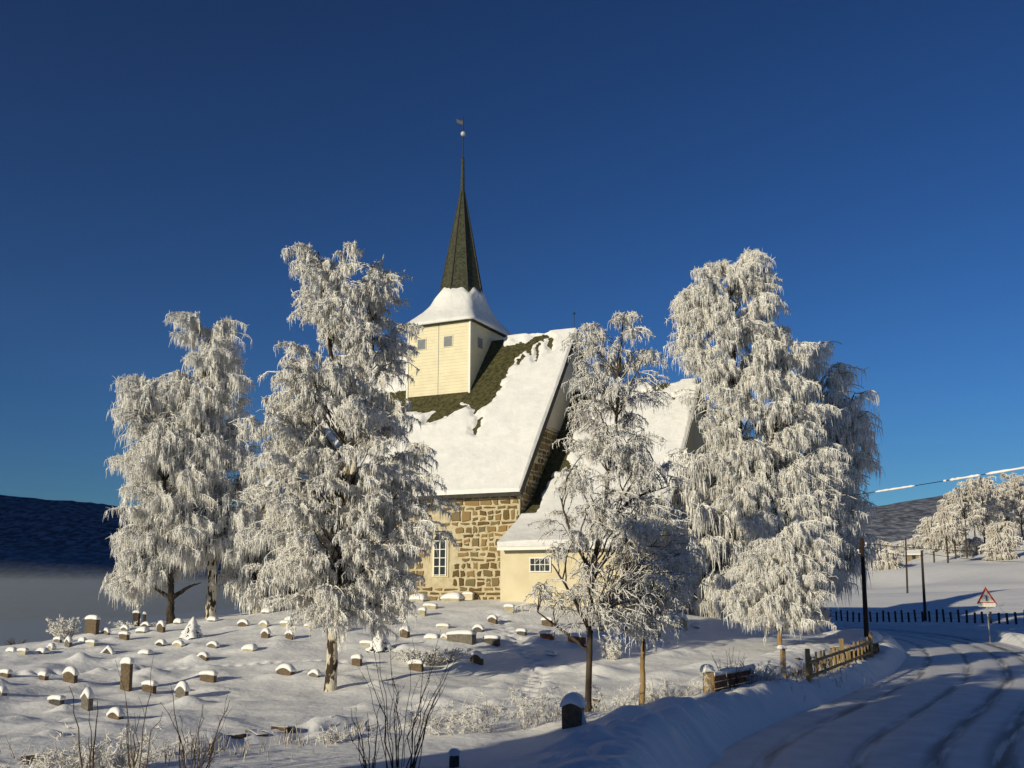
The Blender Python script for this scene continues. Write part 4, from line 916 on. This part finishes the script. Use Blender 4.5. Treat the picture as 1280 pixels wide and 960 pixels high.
mb = MB(); mb.tube([(0, 0, -.3), (0, 0, .10), (.003, 0, .19)], [.075, .07, .065], 10); mb.build('post', M['granite_dark'], e)
mb = MB(); mb.sphere((0, 0, .19), .085, n=12, sz=.7); mb.build('snow_cap', M['snow'], e, True)

# wooden board fence pieces before the wall
A = np.array([7.55, 26.6]); B = np.array([12.05, 34.7])
e = empty('wooden_fence', (A[0], A[1], .3), 0, 'low weathered picket fence lit yellow beside the dark utility pole', 'fence')
L = np.hypot(*(B - A)); dd = (B - A) / L; rg = random.Random(2)
zb = lambda t: gz(*(A + (B - A) * t)) + .0
for k in range(17):
    t = k / 16; q = A + (B - A) * (t + rg.uniform(-.015, .015)) - A; w = .11 if k in (0, 8, 16) else .055; h = .80 if k in (0, 8, 16) else rg.uniform(.58, .66)
    mb = MB(); mb.bar((q[0], q[1], zb(t) - .5), (q[0] + rg.uniform(-.03, .03), q[1], zb(t) - .3 + h), w, w * .8); mb.build('picket' if k not in (0, 8, 16) else 'post', M['wood'], e, bevel=.006)
for z0, s in ((.06, 0), (.40, .0)):
    mb = MB(); mb.bar((0.04, -.05, zb(0) - .3 + z0 + .05), (B[0] - A[0] - .03, B[1] - A[1] - .05, zb(1) - .3 + z0 + .1), .035, .075); mb.build('rail', M['wood'], e)
for k, (px, py, Y, h, lab) in enumerate([(885, 868, 22.4, .55, 'stout split wooden post with snow cap left of the red-brown plank panel'), (979, 846, 27.0, .80, 'narrow leaning wooden post beside the thin trunk of the umbrella-shaped birch')]):
    p = at(px, py, Y); p[2] = gz(p[0], p[1]); e = empty('fence_post', p, .3, lab, 'post')
    mb = MB(); mb.bar((0, 0, -.4), (.03, 0, h), .20 if k == 0 else .12, .17 if k == 0 else .10); mb.build('post', M['wood'], e, bevel=.02)
    cap_mesh(.22 if k == 0 else .12, .2, lambda x: h - .01, .11 if k == 0 else .05).build('snow_cap', M['snow'], e, True)
a = at(893, 864, 22.9); b = at(942, 846, 25.6); a[2] = gz(a[0], a[1]) - .1; b[2] = gz(b[0], b[1]) - .1
e = empty('plank_panel', a, 0, 'red-brown plank panel with snow on its top edge in front of the churchyard wall', 'plank panel')
mb = MB(); dv = b - a
for k in range(3): mb.bar((0, 0, .10 + .15 * k), (dv[0], dv[1], dv[2] + .10 + .15 * k), .035, .135)
M['redwood'] = nmat('red_brown_wood', (.16, .065, .03), (.26, .12, .06), 5, .85, .006, 20); mb.build('boards', M['redwood'], e, bevel=.006)
mb = MB(); mb.tube([(0, 0, .50), tuple(dv * .3 + np.array([0, 0, .52])), tuple(dv * .65 + np.array([0, 0, .50])), tuple(dv + np.array([0, 0, .51]))], [.05, .075, .055, .07], 8); mb.build('snow_cap', M['snow'], e, True)

# dark post fence along the far side of the road
FA = np.array([36.5, 58.]); FB = np.array([24.5, 92.]); L = np.hypot(*(FB - FA)); nP = int(L / .72)
e = empty('post_fence', (FA[0], FA[1], gz(*FA)), 0, 'long dark post fence between the road bend and the shaded field', 'fence')
rg = random.Random(5); prev = None
for k in range(nP + 1):
    q = FA + (FB - FA) * k / nP; z = gz(*q); mb = MB(); h = rg.uniform(.72, .92)
    mb.bar((q[0] - FA[0], q[1] - FA[1], z - e.location.z - .3), (q[0] - FA[0] + rg.uniform(-.05, .05), q[1] - FA[1] + rg.uniform(-.03, .03), z - e.location.z + h), .115, .11); mb.build('post', M['fence_dark'], e)
for zz in (.28, .62):
    mb = MB(); mb.tube([(q[0] - FA[0], q[1] - FA[1], gz(*q) - e.location.z + zz) for q in [FA + (FB - FA) * t for t in np.linspace(0, 1, 20)]], .010, 5); mb.build('rail', M['fence_dark'], e)

# utility poles
def pole(px, py, Y, ptop, r, lab, lean=0, arm=True):
    p = at(px, py, Y); p[2] = gz(p[0], p[1]); top = at(ptop[0], ptop[1], Y)
    e = empty('utility_pole', p, 0, lab, 'utility pole', 'wooden utility poles'); d = top - p
    mb = MB(); mb.tube([(0, 0, -.4), (0, 0, 0), tuple(d)], [r * 1.15, r * 1.1, r * .75], 12); mb.build('pole', M['pole'], e, True)
    if arm:
        u = d[2]
        for sx in (-1, 1):
            mb = MB(); mb.tube([(d[0], 0, u - .45 + sx * .12), (d[0] + sx * r * 1.6, 0, u - .42 + sx * .12), (d[0] + sx * r * 1.7, 0, u - .34 + sx * .12)], .014, 6); mb.sphere((d[0] + sx * r * 1.7, 0, u - .32 + sx * .12), .045, n=8); mb.build('insulator', M['white_paint'], e, True)
    return top
t1 = pole(1085, 826, 35.5, (1077, 672), .085, 'nearest dark wooden utility pole rising at the right end of the picket fence')
t2 = pole(1157, 778, 78, (1152, 688), .11, 'middle utility pole standing behind the dark post fence')
t3 = pole(1134, 737, 112, (1132, 672), .10, 'thin distant utility pole in the sunlit field')
def wire(name, a, b, sag, r, mat, lab, frost=None, cat='wire', ext=()):
    a = np.array(a); b = np.array(b); n = 60; t = np.linspace(0, 1, n); P = a[None] + (b - a)[None] * t[:, None]; P[:, 2] -= sag * 4 * t * (1 - t)
    o = empty(name, tuple(a), 0, lab, cat); full = ([ext[0]] if ext else []) + list(P) + ([ext[1]] if ext else []); mb = MB(); mb.tube([tuple(np.array(p) - a) for p in full], r, 5); mb.build('cable', mat, o)
    if frost:
        for (u0, u1, rr) in frost:
            tt = np.linspace(u0, u1, 12); Q = np.stack([np.interp(tt, t, P[:, k]) for k in range(3)], -1) - a
            mb = MB(); mb.tube([tuple(q) for q in Q], [rr * .3] + [rr * random.uniform(.5, .95) for _ in range(10)] + [rr * .3], 7); mb.build('frost_sleeve', M['frost'], o, True)
wire('power_line', at(1060, 620, 34), at(1330, 576, 30), .02, .012, M['iron'], 'high overhead wire with thick white rime sleeves at upper right', [(.14, .335, .055), (.47, .485, .05), (.50, .64, .06), (.665, .97, .065)], ext=(chw(6.5, 5.5, 9.2), at(1700, 505, 24)))
wire('power_line', t1 - np.array([0, 0, .2]), at(1400, 662, 90), .9, .014, M['iron'], 'dark sagging wire running from the nearest pole to the right')
wire('power_line', t1 - np.array([0, 0, .25]), t2 - np.array([0, 0, .3]), .25, .012, M['iron'], 'short dark wire between the nearest and the middle utility poles')
wire('power_line', t2 - np.array([0, 0, .2]), at(1420, 690, 95), .8, .02, M['iron'], 'dark wire running right from the middle utility pole')

# warning sign
p = at(1237, 791, 53.4); p[2] = gz(p[0], p[1]); ps = 57.5 / 1.02 / F
e = empty('warning_sign', p, -.12, 'triangular red-bordered warning sign with white plate on a grey post beside the road bend', 'road sign')
zs = lambda py: at(1237, py, 53.4)[2] - p[2]
mb = MB(); mb.tube([(0, .05, -.4), (0, .05, zs(741))], .035, 8); mb.build('post', M['metal'], e)
def tri(mb, s, y0, y1, zc):
    V = [(0, y, zc + s * .577) for y in (y0, y1)] + [(-s / 2, y, zc - s * .289) for y in (y0, y1)] + [(s / 2, y, zc - s * .289) for y in (y0, y1)]
    mb.add(V, [(0, 2, 4), (1, 5, 3), (0, 1, 3, 2), (2, 3, 5, 4), (4, 5, 1, 0)])
zc = zs(747.5); S_ = 1.02
mb = MB(); tri(mb, S_, -.01, .015, zc); pl = mb.build('red_triangle', M['sign_red'], e, bevel=.02)
mb = MB(); tri(mb, S_ * .70, -.016, -.012, zc); mb.build('white_field', M['sign_white'], pl)
mb = MB(); mb.box((-.025, -.022, zc - .12), (.03, -.018, zc + .14)); mb.box((-.07, -.022, zc - .16), (.07, -.018, zc - .125)); mb.build('symbol', M['sign_black'], pl)
mb = MB(); mb.box((-.43, -.012, zs(758.6)), (.43, .012, zs(753.4))); mb.build('lower_plate', M['sign_white'], e, bevel=.01)

# small farm buildings far off
def shed(px, py, w, d, h, rh, rot, wallm, lab, name='farm_shed', y0=90, door=True):
    p = on_ground(px, py, y0, 700); e = empty(name, p, rot, lab, 'shed')
    mb = MB(); prism(mb, [(-d / 2, -1), (d / 2, -1), (d / 2, h), (0, h + rh), (-d / 2, h)], -w / 2, w / 2); mb.build('wall', wallm, e)
    mb = MB(); 
    for s in (-1, 1):
        mb.add([(-w / 2 - .3, s * (d / 2 + .4), h - .25), (w / 2 + .3, s * (d / 2 + .4), h - .25), (w / 2 + .3, 0, h + rh + .05), (-w / 2 - .3, 0, h + rh + .05), (-w / 2 - .3, s * (d / 2 + .4), h + .1), (w / 2 + .3, s * (d / 2 + .4), h + .1), (w / 2 + .3, 0, h + rh + .4), (-w / 2 - .3, 0, h + rh + .4)],
               [(0, 1, 2, 3), (4, 5, 6, 7), (0, 1, 5, 4), (1, 2, 6, 5), (2, 3, 7, 6), (3, 0, 4, 7)])
    mb.build('roof', M['roof_snow'], e)
    if door: mb = MB(); mb.box((-w * .12, -d / 2 - .05, 0), (w * .12, -d / 2 - .01, h * .8)); mb.build('door', M['iron'], e)
shed(1142, 699, 4.2, 3.4, 1.5, 1.0, -.3, M['shed_ochre'], 'small far ochre shed with dark doorway left of the middle utility pole')
shed(1110, 697, 4.6, 4, 1.4, 1.4, -.2, M['shed_ochre'], 'wider snow-roofed farm building at far left of the field edge')
shed(1206, 664, 2.6, 2.2, 1.2, .7, .2, M['pole'], 'tiny hut on the far hillside under the frosted grove')

# unseen red gabled block, added behind the camera to shade the road
bx = Vector((-12.1, 4.9)); dirb = Vector((1, -1)).normalized(); nb = Vector((-1, -1)).normalized()
Lb = 19.5; cb = bx + dirb * Lb / 2 + nb * 4.5
e = empty('shade_barn', (cb.x, cb.y, 0), math.atan2(-1, 1), 'tall red shade caster with snowy roof standing behind the photographer', 'shade_barn')
mb = MB(); prism(mb, [(-4.5, -1), (4.5, -1), (4.5, 7.6), (0, 10.4), (-4.5, 7.6)], -Lb / 2, Lb / 2); mb.build('wall', M['shade_barn_red'], e)
mb = MB()
for s in (-1, 1):
    mb.add([(-Lb / 2 - .2, s * 4.9, 7.3), (Lb / 2 + .4, s * 4.9, 7.3), (Lb / 2 + .4, 0, 10.45), (-Lb / 2 - .2, 0, 10.45), (-Lb / 2 - .2, s * 4.9, 7.7), (Lb / 2 + .4, s * 4.9, 7.7), (Lb / 2 + .4, 0, 10.85), (-Lb / 2 - .2, 0, 10.85)], [(0, 1, 2, 3), (4, 5, 6, 7), (0, 1, 5, 4), (1, 2, 6, 5), (2, 3, 7, 6), (3, 0, 4, 7)])
mb.build('roof', M['roof_snow'], e)
mb = MB(); mb.box((-2, 4.5, .0), (2, 4.58, 3.6)); mb.build('door', M['pole'], e)

# ------------------------------------------------------------------ shrubs and bare shoots
def shrub(px, py, Y, h, spread, n, lab, side=5, r=.008, frost='frosty_twig', seed=0, name='shrub', lean=0, slen=.3, group=None, z=None, rime=0):
    rg = np.random.default_rng(seed); p = at(px, py, Y); p[2] = gz(p[0], p[1]) if z is None else z
    e = empty(name, p, 0, lab, 'shrub', group)
    a = rg.uniform(0, 2 * math.pi, n); o = np.stack([np.cos(a) * spread * .18 * rg.random(n), np.sin(a) * spread * .18 * rg.random(n), np.full(n, -.15)], -1)
    L = h * rg.uniform(.45, 1.0, n); ou = spread * .5 * np.sqrt(rg.random(n))
    tip = o + np.stack([np.cos(a) * ou + lean * L, np.sin(a) * ou, L], -1); c = o + (tip - o) * np.array([.35, .35, .6]) 
    P1 = bez(o, c, tip, 8); P1[:, 2:] += rg.normal(size=(n, 6, 3)) * .012 * h
    V, F_ = tubes(P1, r * np.linspace(1.25, .35, 8)[None] * rg.uniform(.7, 1.3, (n, 1)), 5, 1)
    parts = [(V, F_)]
    if side:
        N2 = n * side; i = np.repeat(np.arange(n), side); t = rg.uniform(.25, .97, N2); ft = t * 7; k = np.floor(ft).astype(int).clip(0, 6); fr = (ft - k)[:, None]
        o2 = P1[i, k] * (1 - fr) + P1[i, k + 1] * fr; d = rg.normal(size=(N2, 3)); d[:, 2] = np.abs(d[:, 2]) * .7 + .3; d /= np.linalg.norm(d, axis=1)[:, None]
        L2 = slen * h * rg.uniform(.3, 1, N2) * (1.1 - t); e2 = o2 + d * L2[:, None]; P2 = bez(o2, (o2 + e2) / 2 + rg.normal(size=(N2, 3)) * .02 * h, e2, 4)
        V2, F2 = tubes(P2, np.full((N2, 4), r * .5) * np.array([1, .9, .7, .4])[None] * (1 + rime), 3, 2); parts.append((V2, F2))
    Vs = []; Fs = []; m = 0
    for v, f in parts: Vs.append(v); Fs.append(f + m); m += len(v)
    nr = 0
    if rime:
        N3 = n * 40; i = np.repeat(np.arange(len(parts) > 1 and len(P2) or n), max(1, N3 // (len(P2) if side else n))); src = P2 if side else P1; kk = rg.integers(1, src.shape[1], len(i)); o3 = src[i, kk]
        d = rg.normal(size=(len(i), 3)); d /= np.linalg.norm(d, axis=1)[:, None]; P3 = bez(o3, o3 + d * .03, o3 + d * rg.uniform(.04, .13, (len(i), 1)), 3)
        V3, F3 = tubes(P3, np.full((len(i), 3), r * .9) * np.array([.8, 1, .4])[None], 3, 5); Vs.append(V3); Fs.append(F3 + m); nr = len(F3)
    nf = sum(len(f) for f in Fs); mesh_np('stems', np.concatenate(Vs), Fs, None, e, mats=[M[frost], M['frost']], midx=np.arange(nf) >= nf - nr)
    return e
shrub(500, 965, 14.5, 2.1, 1.3, 20, 'tall clump of dark bare shoots in the foreground centre', 4, .0062, 'twig', 31, slen=.25)
shrub(462, 965, 14.2, 1.25, .5, 9, 'lower clump of thin bare shoots left of the tall foreground clump', 2, .007, 'twig', 32, lean=-.15)
shrub(172, 965, 13.2, 1.75, .7, 7, 'few long thin bare shoots in the lower left in front of the tall pillar stone', 2, .007, 'twig', 33)
shrub(112, 965, 13.2, 1.35, .3, 4, 'pair of long bare shoots in the lower left corner below the narrow pointed gravestone', 0, .009, 'twig', 34, lean=-.12)
shrub(240, 965, 13.6, 1.4, 1.0, 14, 'spreading bare shoots around the dark snow-topped nest shape', 3, .007, 'twig', 35)
shrub(140, 968, 14.0, .75, 1.6, 46, 'frost-covered low bush along the bottom left edge', 7, .007, 'frosty_twig', 36, rime=.6)
shrub(60, 975, 13.6, .55, 1.6, 34, 'frost-covered twigs in the bottom left corner beside the dark wall stone', 7, .007, 'frosty_twig', 37, rime=.6)
shrub(600, 935, 18.2, .9, .9, 14, 'small fine frosted bush right of the tall bare shoots', 4, .0055, 'frosty_twig', 38, slen=.22, rime=.2)
shrub(560, 938, 18.0, .75, 1.2, 16, 'low frosted twigs between the bare shoots and the marker post', 4, .0055, 'frosty_twig', 39, slen=.22, rime=.2)
shrub(660, 925, 18.6, 1.1, 1.1, 17, 'upright thin frosted shoots left of the hooded gatepost', 3, .0055, 'frosty_twig', 40, slen=.22, rime=.2)
shrub(690, 918, 19, .8, .8, 11, 'short frosted shoots touching the hooded gatepost', 3, .0055, 'frosty_twig', 41, slen=.22, rime=.2)
shrub(770, 896, 20.5, .8, 1.2, 12, 'sparse frosted twigs at the foot of the yellow thin trunk', 4, .0055, 'frosty_twig', 42, slen=.22, rime=.2)
shrub(840, 880, 22, .8, 1.6, 16, 'frosted twig row along the rubble left of the split wooden post', 4, .0055, 'frosty_twig', 43, slen=.22, rime=.2)
shrub(912, 862, 24, 1.15, .8, 20, 'brownish upright twigs above the red-brown plank panel', 6, .007, 'twig', 44)
shrub(950, 850, 25.5, .75, 1.4, 34, 'tangled brown and white twigs between the plank panel and the umbrella-shaped birch', 7, .008, 'frosty_twig', 45, rime=.3)
shrub(1000, 838, 28.2, .5, .9, 22, 'dark tangled twigs at the left end of the picket fence', 7, .008, 'twig', 46)
shrub(765, 812, 31, .9, .7, 24, 'small white frosted shrub in shade between the two thin front trunks', 8, .012, 'frosty_twig', 47, rime=1)
shrub(81, 797, 45, 1.2, 1.6, 30, 'round frosted bush at the far left crest left of the large square gravestone', 8, .022, 'frosty_twig', 48, rime=1)
shrub(20, 808, 46, .55, 1.0, 22, 'small dark bush at the left edge of the crest', 6, .018, 'twig', 49)
shrub(168, 790, 46, .5, 2.5, 30, 'low bluish brush on the crest left of the dark forking trunk', 6, .018, 'frosty_twig', 50, rime=.5)
shrub(535, 822, 30.5, .6, 2.2, 60, 'low wide frosted shrub beside the tent-shaped one below the church', 9, .014, 'frosty_twig', 51, rime=1.6)
shrub(345, 932, 17.8, .35, .9, 16, 'short frosted twigs on the wall top left of the bottom centre', 6, .006, 'frosty_twig', 52, rime=.5)
shrub(420, 935, 17.2, .4, .8, 16, 'short frosted twigs on the wall top below the white-barked trunk', 6, .006, 'frosty_twig', 53, rime=.5)
# frosted grass and weeds standing through the snow along the wall
def grass():
    rg = np.random.default_rng(77); n = 5200; a = rg.uniform(wl[-1] * .12, wl[-1] * .80, n); p = np.array([wpt(q) for q in a]); off = rg.normal(size=n) * .55 - .25
    i = np.clip(np.searchsorted(SS, a), 0, len(SS) - 1); x = p[:, 0] + Nn[i, 0] * off; y = p[:, 1] + Nn[i, 1] * off
    k = vnoise(x, y, .7, 50) + .5 * vnoise(x, y, .25, 51) > -.05; x, y = x[k], y[k]; n = len(x); z = ground_h(x, y); hgt = rg.uniform(.06, .26, n) * (1 + .8 * (rg.random(n) > .9))
    o = np.stack([x, y, z - .05], -1); tip = o + np.stack([rg.normal(size=n) * .3 * hgt, rg.normal(size=n) * .3 * hgt, hgt + .05], -1); c = (o + tip) / 2 + rg.normal(size=(n, 3)) * .012
    V, F_ = tubes(bez(o, c, tip, 4), .0065 * np.array([1, 1.2, 1, .5])[None] * rg.uniform(.6, 1.4, (n, 1)), 3, 6)
    tag(mesh_np('frosted_grass', V, F_, M['frosty_twig']), kind='stuff')
grass()
# snow-laden conical shrubs
def cone_shrub(px, py, wpx, hpx, lab, seed):
    p = on_ground(px, py); k = ppm(p); w = wpx / k / 2; h = hpx / k; e = empty('conical_shrub', p, 0, lab, 'shrub', 'snow-laden conical shrubs'); rg = np.random.default_rng(seed)
    na, nh = 26, 14; V = []
    for j in range(nh):
        t = j / (nh - 1)
        for i in range(na):
            a = 2 * math.pi * i / na; r = w * (1 - t) ** .85 * (1 + .22 * math.sin(5 * a + seed) * (1 - t) + .12 * rg.normal()) + .02
            V.append((r * math.cos(a) + .1 * w * t, r * math.sin(a), h * t ** 1.0 + .05 * h * (1 - t) * math.sin(5 * a + seed) - .03))
    V = np.array(V).reshape(nh, na, 3); V = np.concatenate([V, V[:, :1]], 1)
    mesh_np('snow_coat', V, grid_faces(nh, na + 1), M['snow'], e, smooth=True)
    n = 120; a = rg.uniform(0, 2 * math.pi, n); t = rg.random(n) * .8; r = w * (1 - t) ** .85; o = np.stack([r * .6 * np.cos(a), r * .6 * np.sin(a), h * t * .9], -1); q = o + np.stack([np.cos(a) * (.5 * r + .05), np.sin(a) * (.5 * r + .05), -.15 * h + 0 * t], -1)
    Vt, Ft = tubes(bez(o, (o + q) / 2, q, 4), np.full((n, 4), .018), 3); mesh_np('twigs', Vt, Ft, M['shingle'], e)
cone_shrub(239, 797, 24, 25, 'snow-covered cone-shaped shrub standing between the two left trunks', 1)
cone_shrub(474, 813, 26, 28, 'snow-covered tent-shaped shrub right of the white-barked trunk', 2)
# dark posts at the crest under the leftmost tree
for px, py, w, h, lab in [(170, 780, .26, .72, 'short thick dark post under the leftmost tree'), (180, 780, .10, .62, 'thin dark stake beside the short thick post')]:
    p = at(px, py, 45.5); p[2] = gz(p[0], p[1]); e = empty('wooden_post', p, 0, lab, 'post'); mb = MB(); mb.bar((0, 0, -.3), (0, 0, h), w, w * .8); mb.build('post', M['pole'], e, bevel=.01)
    cap_mesh(w, w * .8, lambda x, h=h: h, .07).build('snow_cap', M['snow'], e, True)

# ------------------------------------------------------------------ air
def air(name, a, b, dens, col, aniso=.2):
    m = bpy.data.materials.new(name); m.use_nodes = True; nt = m.node_tree; nt.nodes.clear(); o = nt.nodes.new('ShaderNodeOutputMaterial'); v = nt.nodes.new('ShaderNodeVolumePrincipled')
    v.inputs['Color'].default_value = (*col, 1); v.inputs['Density'].default_value = dens; v.inputs['Anisotropy'].default_value = aniso; nt.links.new(v.outputs[0], o.inputs['Volume'])
    mb = MB(); mb.box(a, b); ob = mb.build(name, m); return tag(ob, kind='stuff')
air('lake_fog', (-8000, 150, -34), (-75, 5000, 7), .0017, (.85, .93, 1))
air('lake_fog', (-8000, 900, 7.2), (-75, 5000, 45), .0003, (.55, .75, 1))
air('haze', (-9500, -5500, -75), (4500, 9500, 1250), .00004, (.28, .48, 1))

# ------------------------------------------------------------------ light
AZ = math.radians(45); EL = math.radians(15)
sun = bpy.data.lights.new('sun', 'SUN'); so_ = bpy.data.objects.new('sun', sun); COL.objects.link(so_)
to_sun = Vector((-math.sin(AZ) * math.cos(EL), -math.cos(AZ) * math.cos(EL), math.sin(EL)))
so_.rotation_euler = to_sun.to_track_quat('Z', 'Y').to_euler(); so_.location = (-30, -30, 30)
sun.energy = 4.2; sun.angle = math.radians(.5); sun.color = (1, .90, .66)
w = bpy.data.worlds.new('World'); sc.world = w; w.use_nodes = True; nt = w.node_tree; bg = nt.nodes['Background']
sky = nt.nodes.new('ShaderNodeTexSky'); sky.sky_type = 'NISHITA'; sky.sun_disc = False; sky.sun_elevation = EL; sky.sun_rotation = math.radians(225)
sky.air_density = 1.0; sky.dust_density = 0.0; sky.ozone_density = 5.0; sky.altitude = 300
gm = nt.nodes.new('ShaderNodeGamma'); gm.inputs['Gamma'].default_value = 1.65
gk = nt.nodes.new('ShaderNodeMix'); gk.data_type = 'RGBA'; gk.blend_type = 'MULTIPLY'; gk.inputs['Factor'].default_value = 1; gk.inputs['B'].default_value = (.235, .272, .268, 1); gk.clamp_result = False
nt.links.new(sky.outputs[0], gm.inputs['Color']); nt.links.new(gm.outputs[0], gk.inputs['A']); nt.links.new(gk.outputs['Result'], bg.inputs['Color']); bg.inputs['Strength'].default_value = .08
sc.view_settings.view_transform = 'Standard'; sc.view_settings.look = 'None'; sc.view_settings.gamma = 1; sc.view_settings.exposure = .14
sc.cycles.use_denoising = True; sc.cycles.max_bounces = 8; sc.cycles.diffuse_bounces = 5; sc.cycles.glossy_bounces = 2; sc.cycles.transparent_max_bounces = 4; sc.cycles.caustics_reflective = False; sc.cycles.caustics_refractive = False
